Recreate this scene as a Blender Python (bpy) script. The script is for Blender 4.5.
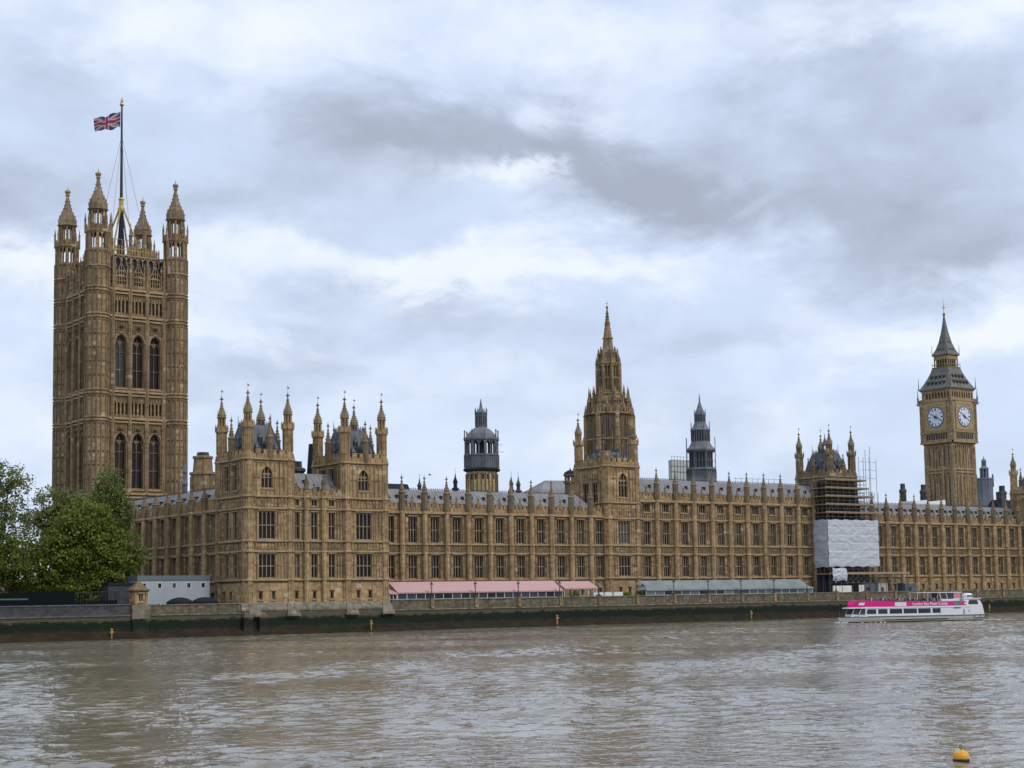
import bpy, math, random
import numpy as np
from mathutils import Vector, Matrix, Euler
R = math.radians
random.seed(7)
rng = np.random.default_rng(11)
scene = bpy.context.scene
COL = scene.collection
for o in list(bpy.data.objects):
    bpy.data.objects.remove(o)

# ---------------------------------------------------------------- camera
# X runs along the river front (northwards), Y away from the river, Z above the water
AL, PT, RO = 0.6365, 0.09184, 0.01646
FOC, PY = 1586.5, 451.3
ca, sa, cp, sp = math.cos(AL), math.sin(AL), math.cos(PT), math.sin(PT)
right = Vector((ca, -sa, 0)); fwd = Vector((sa * cp, ca * cp, sp)); up = Vector((-sa * sp, -ca * sp, cp))
cr, sr = math.cos(RO), math.sin(RO)
r2 = right * cr + up * (-sr); u2 = right * sr + up * cr
cam_d = bpy.data.cameras.new('camera')
cam = bpy.data.objects.new('camera', cam_d); COL.objects.link(cam)
m = Matrix((r2, u2, -fwd)).transposed().to_4x4(); m.translation = Vector((-131.596, -268.008, 5.983))
cam.matrix_world = m
cam_d.sensor_fit = 'HORIZONTAL'; cam_d.sensor_width = 36
cam_d.lens = FOC / 1024 * 36
cam_d.shift_y = (PY - 384) / 1024
cam_d.clip_start = 1; cam_d.clip_end = 20000
scene.camera = cam

# ---------------------------------------------------------------- light
SUN_EL, SUN_AZ = 48, 160      # degrees; azimuth is measured from +Y towards +X
sun_d = bpy.data.lights.new('sun', 'SUN'); sun_d.energy = 1.5; sun_d.angle = R(12); sun_d.color = (1, .92, .81)
sun = bpy.data.objects.new('sun', sun_d); COL.objects.link(sun)
sd = Vector((math.sin(R(SUN_AZ)) * math.cos(R(SUN_EL)), math.cos(R(SUN_AZ)) * math.cos(R(SUN_EL)), math.sin(R(SUN_EL))))
sun.rotation_euler = sd.to_track_quat('Z', 'Y').to_euler()
scene.view_settings.view_transform = 'Standard'; scene.view_settings.look = 'None'
scene.view_settings.exposure = 0.16; scene.view_settings.gamma = 1
scene.view_settings.use_curve_mapping = False
scene.cycles.max_bounces = 6; scene.cycles.diffuse_bounces = 3; scene.cycles.glossy_bounces = 3
scene.cycles.transparent_max_bounces = 8; scene.cycles.caustics_reflective = False; scene.cycles.caustics_refractive = False

world = bpy.data.worlds.new('World'); scene.world = world; world.use_nodes = True
WT = world.node_tree; WT.nodes.clear()
def wn(t, **k):
    n = WT.nodes.new(t)
    for a, b in k.items(): setattr(n, a, b)
    return n
def wl(a, b): WT.links.new(a, b)
def wmath(op, a, b=None, c=None, clamp=False):
    n = wn('ShaderNodeMath', operation=op, use_clamp=clamp)
    for i, x in enumerate((a, b, c)):
        if x is None: continue
        if isinstance(x, (int, float)): n.inputs[i].default_value = x
        else: wl(x, n.inputs[i])
    return n.outputs[0]
def wmix(f, a, b):
    n = wn('ShaderNodeMix', data_type='RGBA')
    if isinstance(f, (int, float)): n.inputs[0].default_value = f
    else: wl(f, n.inputs[0])
    for i, x in ((6, a), (7, b)):
        if isinstance(x, tuple): n.inputs[i].default_value = (*x, 1)
        else: wl(x, n.inputs[i])
    return n.outputs[2]
def build_sky():
    out = wn('ShaderNodeOutputWorld'); bg = wn('ShaderNodeBackground'); wl(bg.outputs[0], out.inputs[0])
    bg.inputs['Strength'].default_value = 0.1
    sky = wn('ShaderNodeTexSky', sky_type='NISHITA'); sky.sun_disc = False
    sky.sun_elevation = R(SUN_EL); sky.sun_rotation = R(SUN_AZ)
    tc = wn('ShaderNodeTexCoord'); sep = wn('ShaderNodeSeparateXYZ'); wl(tc.outputs['Generated'], sep.inputs[0])
    x, y, z = sep.outputs
    h = wmath('SQRT', wmath('ADD', wmath('MULTIPLY', x, x), wmath('MULTIPLY', y, y)))
    az = wmath('ARCTAN2', x, y); el = wmath('ARCTAN2', z, h)          # compass direction and elevation
    cv = wn('ShaderNodeCombineXYZ'); wl(az, cv.inputs[0]); wl(wmath('MULTIPLY', el, 1.5), cv.inputs[1]); wl(z, cv.inputs[2])
    def noise(scale, detail, rough, dist, off, st=(1, 1, 1)):
        mp = wn('ShaderNodeMapping'); wl(cv.outputs[0], mp.inputs[0]); mp.inputs['Location'].default_value = off; mp.inputs['Scale'].default_value = st
        n = wn('ShaderNodeTexNoise'); wl(mp.outputs[0], n.inputs['Vector'])
        n.inputs['Scale'].default_value = scale; n.inputs['Detail'].default_value = detail
        n.inputs['Roughness'].default_value = rough; n.inputs['Distortion'].default_value = dist
        return wmath('SUBTRACT', n.outputs['Fac'], .5)
    def ramp(v, a, b):
        n = wn('ShaderNodeMapRange', interpolation_type='SMOOTHSTEP'); wl(v, n.inputs[0])
        n.inputs[1].default_value = a; n.inputs[2].default_value = b; return n.outputs[0]
    big = noise(8, 8, .52, .3, (2.3, 4.1, 0)); med = noise(19, 7, .55, .3, (7.7, 1.3, 2)); wx = noise(8, 7, .62, .5, (1.7, 9.1, 3)); wy = noise(9, 7, .62, .5, (4.4, 2.2, 6)); veil = noise(7, 8, .54, .4, (9.3, 5.5, 1))
    azw = wmath('ADD', az, wmath('MULTIPLY', wx, .24)); elw = wmath('ADD', el, wmath('MULTIPLY', wy, .10))
    A0 = math.degrees(AL)
    def bank(a0, e0, wa, we, tilt, w):
        # one soft cloud bank round the direction (azimuth a0, elevation e0); its outline is warped by the noise
        da = wmath('SUBTRACT', azw, R(A0 + a0)); de = wmath('SUBTRACT', wmath('SUBTRACT', elw, R(e0)), wmath('MULTIPLY', da, tilt))
        q = wmath('ADD', wmath('POWER', wmath('DIVIDE', da, R(wa)), 2), wmath('POWER', wmath('DIVIDE', de, R(we)), 2))
        return wmath('MULTIPLY', wmath('EXPONENT', wmath('MULTIPLY', q, -1.0)), w)
    def total(L):
        t = None
        for b_ in L: g = bank(*b_); t = g if t is None else wmath('ADD', t, g)
        return t
    dark = total(((-4.0, 17.0, 4.8, 1.7, -.12, .8), (1.6, 16.0, 4.6, 1.5, -.2, .8), (5.5, 14.2, 4.4, 1.1, -.12, .75), (13.5, 17.2, 6.5, 2.2, .12, .75), (12.5, 13.2, 7.5, 2.0, -.06, .7), (-17.8, 13.8, 2.8, 1.5, 0, .6),
                  (-10.5, 14.6, 5.5, 1.5, .05, .5), (-3.3, 10.2, 5, 1.1, -.05, .42), (7.5, 9.2, 5.2, 1.0, 0, .5), (15.5, 11.6, 4, .8, .1, .4), (9, 20.6, 6, .9, .1, .3), (-14, 18.0, 5, 1.2, .1, .3), (-14, 7.5, 5, 1, 0, .3), (-9, 8.6, 4, .7, 0, .25), (3, 6.8, 7, .6, 0, .2), (-30, 16, 9, 3, 0, .6), (32, 15, 10, 3, 0, .6), (2, 27, 22, 3, .1, .5)))
    light = total(((-1.1, 15.3, 2.2, .55, -.3, .8), (-6.3, 11.7, 6, 1.0, 0, .65), (8.2, 13.9, 2.0, .4, .1, .6), (16, 8.8, 6, 1.0, 0, .9), (3.2, 11.6, 5.5, .8, 0, .8), (-16, 11.8, 3, .9, 0, .7), (-11, 20.1, 8, 1.7, 0, .6), (3, 20.2, 6, 1.2, -.1, .55), (16, 20.3, 5, .9, .1, .5), (-12.5, 9.8, 5, .8, 0, .5), (-1, 12.6, 2.5, .5, .1, .5)))
    nd = wmath('ADD', wmath('MULTIPLY', big, 1.2), wmath('MULTIPLY', med, .6))
    greyf = ramp(wmath('ADD', wmath('SUBTRACT', dark, wmath('MULTIPLY', light, .5)), wmath('MULTIPLY', nd, 1.25)), -.15, 1.35)
    whitef = ramp(wmath('ADD', wmath('SUBTRACT', light, wmath('MULTIPLY', dark, .35)), wmath('MULTIPLY', wmath('ADD', veil, wmath('MULTIPLY', med, -.5)), 2.0)), -.25, .95)
    skyb = wn('ShaderNodeMix', data_type='RGBA'); skyb.inputs[0].default_value = .9
    wl(sky.outputs[0], skyb.inputs[6]); skyb.inputs[7].default_value = (6.15, 7.15, 9.1, 1)
    c = wmix(whitef, skyb.outputs[2], (7.95, 8.55, 9.5))
    c = wmix(wmath('MULTIPLY', greyf, .97), c, (3.55, 4.05, 5.0))
    # a little brighter overhead, as under any even overcast
    zen = wmath('ADD', 1.0, wmath('MULTIPLY', ramp(z, .36, .85), .35))
    vm = wn('ShaderNodeVectorMath', operation='SCALE'); wl(c, vm.inputs[0]); wl(zen, vm.inputs['Scale'])
    wl(vm.outputs[0], bg.inputs['Color'])
build_sky()

# ---------------------------------------------------------------- materials
def mat(name, col, rough=.8, metal=0, spec=.3, var=None, scale=1.0, stretch=(1, 1, 1), bump=0, bscale=4, vary=0.0, extra=None):
    """principled material; var = second colour mixed in by world-position noise; vary = per-object value change"""
    M = bpy.data.materials.new(name); M.use_nodes = True
    nt = M.node_tree; b = nt.nodes['Principled BSDF']
    b.inputs['Roughness'].default_value = rough; b.inputs['Metallic'].default_value = metal
    b.inputs['Specular IOR Level'].default_value = spec
    b.inputs['Base Color'].default_value = (*col, 1)
    geo = nt.nodes.new('ShaderNodeNewGeometry')
    last = None
    if var:
        mp = nt.nodes.new('ShaderNodeMapping'); nt.links.new(geo.outputs['Position'], mp.inputs[0]); mp.inputs['Scale'].default_value = stretch
        n = nt.nodes.new('ShaderNodeTexNoise'); nt.links.new(mp.outputs[0], n.inputs['Vector'])
        n.inputs['Scale'].default_value = scale; n.inputs['Detail'].default_value = 6; n.inputs['Roughness'].default_value = .65
        rp = nt.nodes.new('ShaderNodeMapRange'); nt.links.new(n.outputs['Fac'], rp.inputs[0]); rp.inputs[1].default_value = .36; rp.inputs[2].default_value = .66
        mx = nt.nodes.new('ShaderNodeMix'); mx.data_type = 'RGBA'; nt.links.new(rp.outputs[0], mx.inputs[0])
        mx.inputs[6].default_value = (*col, 1); mx.inputs[7].default_value = (*var, 1); last = mx.outputs[2]
    if extra: last = extra(nt, geo, last)
    if vary:
        oi = nt.nodes.new('ShaderNodeObjectInfo'); hs = nt.nodes.new('ShaderNodeHueSaturation')
        rp = nt.nodes.new('ShaderNodeMapRange'); nt.links.new(oi.outputs['Random'], rp.inputs[0]); rp.inputs[3].default_value = 1 - vary; rp.inputs[4].default_value = 1 + vary
        nt.links.new(rp.outputs[0], hs.inputs['Value'])
        if last: nt.links.new(last, hs.inputs['Color'])
        else: hs.inputs['Color'].default_value = (*col, 1)
        last = hs.outputs[0]
    if last: nt.links.new(last, b.inputs['Base Color'])
    if bump:
        n = nt.nodes.new('ShaderNodeTexNoise'); nt.links.new(geo.outputs['Position'], n.inputs['Vector']); n.inputs['Scale'].default_value = bscale; n.inputs['Detail'].default_value = 5
        bp = nt.nodes.new('ShaderNodeBump'); bp.inputs['Strength'].default_value = bump; bp.inputs['Distance'].default_value = .1
        nt.links.new(n.outputs['Fac'], bp.inputs['Height']); nt.links.new(bp.outputs[0], b.inputs['Normal'])
    return M
def weather(amount, dirt, blockvar=.16, pale=.55):
    """ashlar blocks of slightly different tone, and rain-streaked grime"""
    def f(nt, geo, last):
        L = nt.links
        mp = nt.nodes.new('ShaderNodeMapping'); L.new(geo.outputs['Position'], mp.inputs[0]); mp.inputs['Scale'].default_value = (1.1, 1.1, 2.2)
        fl = nt.nodes.new('ShaderNodeVectorMath'); fl.operation = 'FLOOR'; L.new(mp.outputs[0], fl.inputs[0])
        w = nt.nodes.new('ShaderNodeTexWhiteNoise'); L.new(fl.outputs[0], w.inputs['Vector'])
        rp = nt.nodes.new('ShaderNodeMapRange'); L.new(w.outputs['Value'], rp.inputs[0]); rp.inputs[3].default_value = 1 - blockvar; rp.inputs[4].default_value = 1 + blockvar
        vs = nt.nodes.new('ShaderNodeVectorMath'); vs.operation = 'SCALE'; L.new(last, vs.inputs[0]); L.new(rp.outputs[0], vs.inputs['Scale'])
        m2 = nt.nodes.new('ShaderNodeMapping'); L.new(geo.outputs['Position'], m2.inputs[0]); m2.inputs['Scale'].default_value = (1.6, 1.6, .12)
        n = nt.nodes.new('ShaderNodeTexNoise'); L.new(m2.outputs[0], n.inputs['Vector']); n.inputs['Scale'].default_value = 1; n.inputs['Detail'].default_value = 4
        r2_ = nt.nodes.new('ShaderNodeMapRange'); L.new(n.outputs['Fac'], r2_.inputs[0]); r2_.inputs[1].default_value = .48; r2_.inputs[2].default_value = .74; r2_.inputs[4].default_value = amount
        mx = nt.nodes.new('ShaderNodeMix'); mx.data_type = 'RGBA'; L.new(r2_.outputs[0], mx.inputs[0]); L.new(vs.outputs[0], mx.inputs[6]); mx.inputs[7].default_value = (*dirt, 1)
        # scattered pale replacement blocks
        m3 = nt.nodes.new('ShaderNodeMapping'); L.new(geo.outputs['Position'], m3.inputs[0]); m3.inputs['Scale'].default_value = (.9, .9, 1.3); m3.inputs['Location'].default_value = (.3, .7, .2)
        f3 = nt.nodes.new('ShaderNodeVectorMath'); f3.operation = 'FLOOR'; L.new(m3.outputs[0], f3.inputs[0]); w3 = nt.nodes.new('ShaderNodeTexWhiteNoise'); L.new(f3.outputs[0], w3.inputs['Vector'])
        r3 = nt.nodes.new('ShaderNodeMapRange'); L.new(w3.outputs['Value'], r3.inputs[0]); r3.inputs[1].default_value = .955; r3.inputs[2].default_value = .99; r3.inputs[4].default_value = pale
        mx3 = nt.nodes.new('ShaderNodeMix'); mx3.data_type = 'RGBA'; L.new(r3.outputs[0], mx3.inputs[0]); L.new(mx.outputs[2], mx3.inputs[6]); mx3.inputs[7].default_value = (.56, .46, .31, 1)
        return mx3.outputs[2]
    return f
STONE = mat('limestone', (0.400, 0.276, 0.143), .88, var=(0.271, 0.181, 0.089), scale=.35, extra=weather(.75, (.10, .075, .045), .22), bump=.3, bscale=5)
STONE_B = mat('lit buttress limestone', (0.457, 0.316, 0.165), .88, var=(0.316, 0.211, 0.106), scale=.35, extra=weather(.75, (.10, .075, .045), .2), bump=.3, bscale=5)  # lighter copy of the limestone; light on buttress fronts is in the colour
STONE_W = mat('shaded panel limestone', (0.331, 0.225, 0.115), .9, var=(0.200, 0.132, 0.067), scale=.5, extra=weather(.9, (.07, .05, .03), .34), bump=.3, bscale=5)  # same stone as the buttresses, darkened for the shade within the panelling
STONE_T = mat('tower limestone', (0.305, 0.212, 0.114), .88, var=(0.200, 0.135, 0.070), scale=.3, extra=weather(.8, (.085, .065, .042), .22), bump=.3, bscale=5)
STONE_B2 = mat('clock tower limestone', (0.395, 0.279, 0.159), .88, var=(0.284, 0.197, 0.109), scale=.35, extra=weather(.6, (.10, .076, .05), .18), bump=.3, bscale=5)
STONE_D = mat('weathered limestone', (0.263, 0.189, 0.115), .9, var=(0.163, 0.116, 0.071), scale=.4, extra=weather(.8, (.075, .062, .045)), bump=.3, bscale=5)
STONE_CT = mat('spire limestone', (0.300, 0.211, 0.117), .9, var=(0.184, 0.127, 0.070), scale=.4, extra=weather(.8, (.07, .055, .038), .22), bump=.3, bscale=5)
STONE_Y = mat('bright limestone', (.55, .42, .22), .88, var=(.42, .31, .16), scale=.5, extra=weather(.4, (.16, .12, .07)))
TRIM = mat('trim stone', (0.405, 0.287, 0.159), .85, var=(0.247, 0.170, 0.090), scale=.8)
STONE_PIN = mat('smoky pinnacle stone', (.255, .195, .118), .9, var=(.155, .117, .071), scale=.7)
MULL = mat('mullion stone', (.33, .265, .175), .85, var=(.24, .185, .12), scale=.8)
CARVE = mat('carved stone', (.20, .143, .08), .9, var=(.115, .082, .046), scale=.9)  # its dark tone carries the shading between carved relief
RECESS_SHADE = mat('recess shade stone', (.10, .074, .045), .9, var=(.06, .045, .028), scale=1.2)  # dark stone standing in for shade in recesses and under ledges
ROOF = mat('cast iron roof plates', (.245, .242, .24), .75, spec=.15, var=(.165, .165, .17), scale=.5, stretch=(1, 1, .3))
ROOF2 = mat('darker tower roof plates', (.115, .125, .14), .6, spec=.35, var=(.07, .077, .09), scale=.6)
ROOF_D = mat('dark roof iron', (.026, .032, .048), .7, spec=.1, var=(.013, .016, .026), scale=.7)
ROOF_G = mat('clock tower roof iron', (.17, .16, .14), .68, spec=.22, var=(.11, .105, .093), scale=.5)
IRON = mat('dark iron', (.025, .025, .028), .5, spec=.4)
VENTGREY = mat('grey louvre metal', (.16, .17, .185), .6, var=(.10, .105, .115), scale=.6)
VENTDARK = mat('dark louvre gap', (.03, .032, .038), .7)
GOLD = mat('gilding', (.50, .36, .13), .45, metal=.6, var=(.36, .25, .09), scale=2)
def pane_tone(nt, geo, last):
    # most rooms dark; some with brown curtains or pale blinds drawn
    oi = nt.nodes.new('ShaderNodeObjectInfo'); rp = nt.nodes.new('ShaderNodeValToRGB'); nt.links.new(oi.outputs['Random'], rp.inputs[0]); e = rp.color_ramp.elements
    e[0].color = (.008, .008, .009, 1); e[1].color = (.095, .10, .095, 1); e[1].position = .98
    for p_, c_ in ((.45, (.013, .010, .010)), (.7, (.028, .018, .014)), (.84, (.04, .043, .043))): k = e.new(p_); k.color = (*c_, 1)
    return rp.outputs[0]
GLASS = mat('leaded glass', (.014, .012, .012), .35, spec=.26, extra=pane_tone)
GLASS_B = mat('clear blue grey glass', (.10, .14, .155), .15, spec=.6, vary=.3)
WALLSTONE = None

# ---------------------------------------------------------------- mesh helper
class MB:
    def __init__(s, *mats): s.v = []; s.f = []; s.mi = []; s.mats = list(mats); s.m = 0
    def use(s, M):
        if M not in s.mats: s.mats.append(M)
        s.m = s.mats.index(M); return s
    def face(s, pts):
        i = len(s.v); s.v.extend([tuple(p) for p in pts]); s.f.append(tuple(range(i, i + len(pts)))); s.mi.append(s.m)
    def faces(s, vs, fs):
        i = len(s.v); s.v.extend([tuple(p) for p in vs])
        for f in fs: s.f.append(tuple(i + k for k in f)); s.mi.append(s.m)
    def box(s, x0, x1, y0, y1, z0, z1):
        vs = [(x0, y0, z0), (x1, y0, z0), (x1, y1, z0), (x0, y1, z0), (x0, y0, z1), (x1, y0, z1), (x1, y1, z1), (x0, y1, z1)]
        s.faces(vs, [(0, 3, 2, 1), (4, 5, 6, 7), (0, 1, 5, 4), (1, 2, 6, 5), (2, 3, 7, 6), (3, 0, 4, 7)])
    def hexa(s, a, b):
        """a, b: lower and upper quads (counter-clockwise from above)"""
        s.faces(list(a) + list(b), [(3, 2, 1, 0), (4, 5, 6, 7), (0, 1, 5, 4), (1, 2, 6, 5), (2, 3, 7, 6), (3, 0, 4, 7)])
    def prism(s, prof, n=8, cx=0, cy=0, rot=None, sx=1, sy=1):
        """stacked n-gon rings; prof = [(z, r)]; r is the apothem-like half width (flat faces towards the axes)"""
        if rot is None: rot = math.pi / n
        k = 1 / math.cos(math.pi / n); vs = []
        for z, r in prof:
            for i in range(n):
                a = rot + 2 * math.pi * i / n
                vs.append((cx + r * k * sx * math.cos(a), cy + r * k * sy * math.sin(a), z))
        fs = []
        for j in range(len(prof) - 1):
            for i in range(n):
                i2 = (i + 1) % n; fs.append((j * n + i, j * n + i2, (j + 1) * n + i2, (j + 1) * n + i))
        fs.append(tuple(range(n - 1, -1, -1))); fs.append(tuple((len(prof) - 1) * n + i for i in range(n)))
        s.faces(vs, fs)
    def poly(s, pts, z0, z1):
        """vertical extrusion of a counter-clockwise outline"""
        n = len(pts); vs = [(x, y, z0) for x, y in pts] + [(x, y, z1) for x, y in pts]
        s.faces(vs, [tuple(range(n - 1, -1, -1)), tuple(range(n, 2 * n))] + [(i, (i + 1) % n, n + (i + 1) % n, n + i) for i in range(n)])
    def tube(s, p0, p1, r0, r1=None, n=6):
        p0, p1 = Vector(p0), Vector(p1); r1 = r0 if r1 is None else r1
        d = (p1 - p0).normalized(); a = d.orthogonal().normalized(); b = d.cross(a); vs = []
        for p, r in ((p0, r0), (p1, r1)):
            for i in range(n):
                t = 2 * math.pi * i / n; vs.append(p + (a * math.cos(t) + b * math.sin(t)) * r)
        s.faces(vs, [(i, (i + 1) % n, n + (i + 1) % n, n + i) for i in range(n)] + [tuple(range(n - 1, -1, -1)), tuple(range(n, 2 * n))])
    def ball(s, c, r, nz=6, n=8, sz=1):
        s.prism([(c[2] + r * sz * math.sin(-math.pi / 2 + math.pi * (j + .02) / (nz + .04)), max(.004, r * math.cos(-math.pi / 2 + math.pi * (j + .02) / (nz + .04)))) for j in range(nz + 1)], n, c[0], c[1])
    def xform(s, i0, M):
        for i in range(i0, len(s.v)): s.v[i] = tuple(M @ Vector(s.v[i]))
    def mesh(s, name, smooth=False):
        me = bpy.data.meshes.new(name)
        me.from_pydata(s.v, [], s.f)
        for M in s.mats: me.materials.append(M)
        me.polygons.foreach_set('material_index', s.mi)
        if smooth: me.polygons.foreach_set('use_smooth', [True] * len(s.f))
        me.update(); return me

def tag(o, label=None, cat=None, group=None, kind=None):
    if label: o['label'] = label
    if cat: o['category'] = cat
    if group: o['group'] = group
    if kind: o['kind'] = kind
    return o
def thing(name, label, cat, loc=(0, 0, 0), rot=0, group=None):
    o = bpy.data.objects.new(name, None); COL.objects.link(o); o.location = loc; o.rotation_euler.z = rot
    o.empty_display_size = .5
    return tag(o, label, cat, group)
def part(name, me, parent, loc=(0, 0, 0), rot=0, label=None):
    """loc is in the parent's own space"""
    if isinstance(me, MB): me = me.mesh(name)
    o = bpy.data.objects.new(name, me); COL.objects.link(o); o.parent = parent; o.location = loc; o.rotation_euler.z = rot
    if label: o['label'] = label
    return o
def single(name, me, label, cat, loc=(0, 0, 0), rot=0, group=None, kind=None):
    if isinstance(me, MB): me = me.mesh(name)
    o = bpy.data.objects.new(name, me); COL.objects.link(o); o.location = loc; o.rotation_euler.z = rot
    return tag(o, label, cat, group, kind)
def copy_tree(o, parent=None):
    c = o.copy(); COL.objects.link(c); c.parent = parent
    for ch in list(o.children): copy_tree(ch, c)
    return c

# ---------------------------------------------------------------- gothic kit (local: x along the wall, outward = -y)
def arch_pts(xa, xb, zb, n=5):
    w = xb - xa; h = .742 * w; zs = zb - h; Rr = .8 * w; xm = (xa + xb) / 2; L = []
    for i in range(n + 1):
        x = xa + (xm - xa) * i / n; L.append((x, zs + math.sqrt(max(0, Rr * Rr - (Rr - (x - xa)) ** 2))))
    return zs, L, [(xa + xb - x, z) for x, z in reversed(L)]
def wall_front(mb, x0, x1, z0, z1, ops, rev=.5):
    """wall face at y=0 pierced by openings (xa, xb, za, zb, arched) with reveals rev deep"""
    xs = sorted({x0, x1, *[o[0] for o in ops], *[o[1] for o in ops]}); zs = sorted({z0, z1, *[o[2] for o in ops], *[o[3] for o in ops]})
    for j in range(len(zs) - 1):
        run = None
        for i in range(len(xs) - 1):
            cx, cz = (xs[i] + xs[i + 1]) / 2, (zs[j] + zs[j + 1]) / 2
            hole = any(o[0] < cx < o[1] and o[2] < cz < o[3] for o in ops)
            if not hole and run is None: run = xs[i]
            if hole and run is not None:
                mb.face([(run, 0, zs[j]), (xs[i], 0, zs[j]), (xs[i], 0, zs[j + 1]), (run, 0, zs[j + 1])]); run = None
        if run is not None: mb.face([(run, 0, zs[j]), (x1, 0, zs[j]), (x1, 0, zs[j + 1]), (run, 0, zs[j + 1])])
    for o in ops:
        xa, xb, za, zb = o[:4]; arched = len(o) > 4 and o[4]
        mb.face([(xa, 0, za), (xb, 0, za), (xb, rev, za), (xa, rev, za)])
        zt = zb
        if arched:
            zt, Lp, Rp = arch_pts(xa, xb, zb)
            for pts, cx in ((Lp, xa), (Rp, xb)):
                for k in range(len(pts) - 1):
                    a, b = pts[k], pts[k + 1]
                    mb.face([(cx, 0, zb), (a[0], 0, a[1]), (b[0], 0, b[1])] if cx == xb else [(cx, 0, zb), (b[0], 0, b[1]), (a[0], 0, a[1])][::-1])
                    mb.face([(a[0], 0, a[1]), (b[0], 0, b[1]), (b[0], rev, b[1]), (a[0], rev, a[1])])
        else: mb.face([(xa, 0, zb), (xa, rev, zb), (xb, rev, zb), (xb, 0, zb)])
        mb.face([(xa, 0, za), (xa, rev, za), (xa, rev, zt), (xa, 0, zt)]); mb.face([(xb, 0, za), (xb, 0, zt), (xb, rev, zt), (xb, rev, za)])
def ribs(mb, x0, x1, z0, z1, ops, step=.62, w=.13, d=.2, cross=True):
    """blind panel tracery: thin mullions and cross bars, broken round the openings"""
    n = max(1, round((x1 - x0) / step))
    for i in range(n + 1):
        x = x0 + (x1 - x0) * i / n; seg = [(z0, z1)]
        for o in ops:
            if o[0] - .22 < x < o[1] + .22:
                ns = []
                for a, b in seg:
                    lo, hi = o[2] - .15, o[3] + .2
                    if hi <= a or lo >= b: ns.append((a, b)); continue
                    if lo > a + .2: ns.append((a, lo))
                    if hi < b - .2: ns.append((hi, b))
                seg = ns
        for a, b in seg: mb.box(x - w / 2, x + w / 2, -d, .03, a, b)
    if cross:
        H = z1 - z0; k = max(1, round(H / 2.5))
        for j in range(1, k + 1):
            z = z0 + H * j / k - (.35 if j == k else 0); xs = [(x0, x1)]
            for o in ops:
                if o[2] - .2 < z < o[3] + .3:
                    ns = []
                    for a, b in xs:
                        lo, hi = o[0] - .2, o[1] + .2
                        if hi <= a or lo >= b: ns.append((a, b)); continue
                        if lo > a: ns.append((a, lo))
                        if hi < b: ns.append((hi, b))
                    xs = ns
            for a, b in xs: mb.box(a, b, -d * .8, .03, z, z + .2)
def carved(mb, x0, x1, z0, z1, step=.66):
    n = max(1, round((x1 - x0) / step)); st = (x1 - x0) / n
    for i in range(n):
        x = x0 + i * st; k = random.random()
        mb.box(x + .07, x + st - .07, -.06 - .13 * random.random(), .03, z0 + .14, z0 + (z1 - z0) * .48)
        mb.box(x + .12, x + st - .12, -.05 - .16 * k, .03, z0 + (z1 - z0) * .56, z1 - .12)
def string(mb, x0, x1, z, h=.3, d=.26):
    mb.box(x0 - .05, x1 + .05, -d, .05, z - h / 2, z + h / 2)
    k = mb.m; mb.use(RECESS_SHADE); mb.box(x0 - .03, x1 + .03, -d * .45, .05, z - h * 1.35, z - h / 2); mb.m = k  # strip darkened as the shadow line below the course
def battlement(mb, x0, x1, z0, z1, t=.45, step=1.35, y=0):
    zm = z0 + (z1 - z0) * .55
    mb.box(x0, x1, y, y + t, z0, zm)
    n = max(1, round((x1 - x0) / step)); st = (x1 - x0) / n
    for i in range(n):
        x = x0 + i * st
        mb.box(x + st * .18, x + st * .82, y - .004, y + t + .004, zm - .02, z1)
        mb.box(x + st * .12, x + st * .88, y - .07, y + t + .07, z1 - .02, z1 + .1)
        for q in (.3, .7): mb.box(x + st * q - .05, x + st * q + .05, y - .09, y + .03, z0 + .1, zm)
_wc = {}
def window(w, h, lights=3, trans=1, rev=.5, arched=False, glass=None, frame=None):
    key = (round(w, 3), round(h, 3), lights, trans, rev, arched, glass, frame)
    if key in _wc: return _wc[key]
    f = MB(frame or MULL); hw = w / 2; y0, y1 = rev - .24, rev - .04
    f.box(-hw + .004, -hw + .09, y0, y1, 0.004, h - (.74 * w if arched else .004)); f.box(hw - .09, hw - .004, y0, y1, .004, h - (.74 * w if arched else .004))
    f.box(-hw + .13, hw - .13, y0 + .01, y1, .004, .14)
    for i in range(1, lights): x = -hw + w * i / lights; f.box(x - .06, x + .06, y0 - .02, y1, .14, h - (abs(x) * .5 if arched else .02))
    for j in range(1, trans + 1): z = h * j / (trans + 1); f.box(-hw + .13, hw - .13, y0 + .004, y1 - .004, z - .07, z + .07)
    # cusped heads of the lights
    zt = h - (.60 * w if arched else .0)
    for i in range(lights):
        a = -hw + w * i / lights + .07; b = a + w / lights - .14; mm = (a + b) / 2; hh = (b - a) * .75
        for s0, s1 in ((a, mm), (b, mm)):
            f.faces([(s0, y0 + .05, zt - hh), (s0, y0 + .05, zt), (s1, y0 + .05, zt)], [(0, 1, 2)] if s0 < s1 else [(2, 1, 0)])
    if arched: f.box(-hw + .3, hw - .3, y0 + .02, y1 - .02, zt - .02, zt + .14)
    else:
        f.box(-hw - .2, hw + .2, -.2, .03, h + .1, h + .28)       # hood mould
    f.box(-hw - .15, hw + .15, -.16, .03, -.24, -.06)              # sill
    p = MB(glass or GLASS); p.box(-hw - .04, hw + .04, rev, rev + .06, -.04, h + .04)
    _wc[key] = (f.mesh('window'), p.mesh('pane')); return _wc[key]
def put_window(parent, base, ang, s, z, spec, d=0):
    """base = (x, y) of the wall's local origin in the parent's space"""
    fm, pm = window(**spec); c, sn = math.cos(ang), math.sin(ang)
    o = part('window', fm, parent, (base[0] + s * c + d * sn, base[1] + s * sn - d * c, z), ang)
    part('pane', pm, o)
    return o
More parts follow.
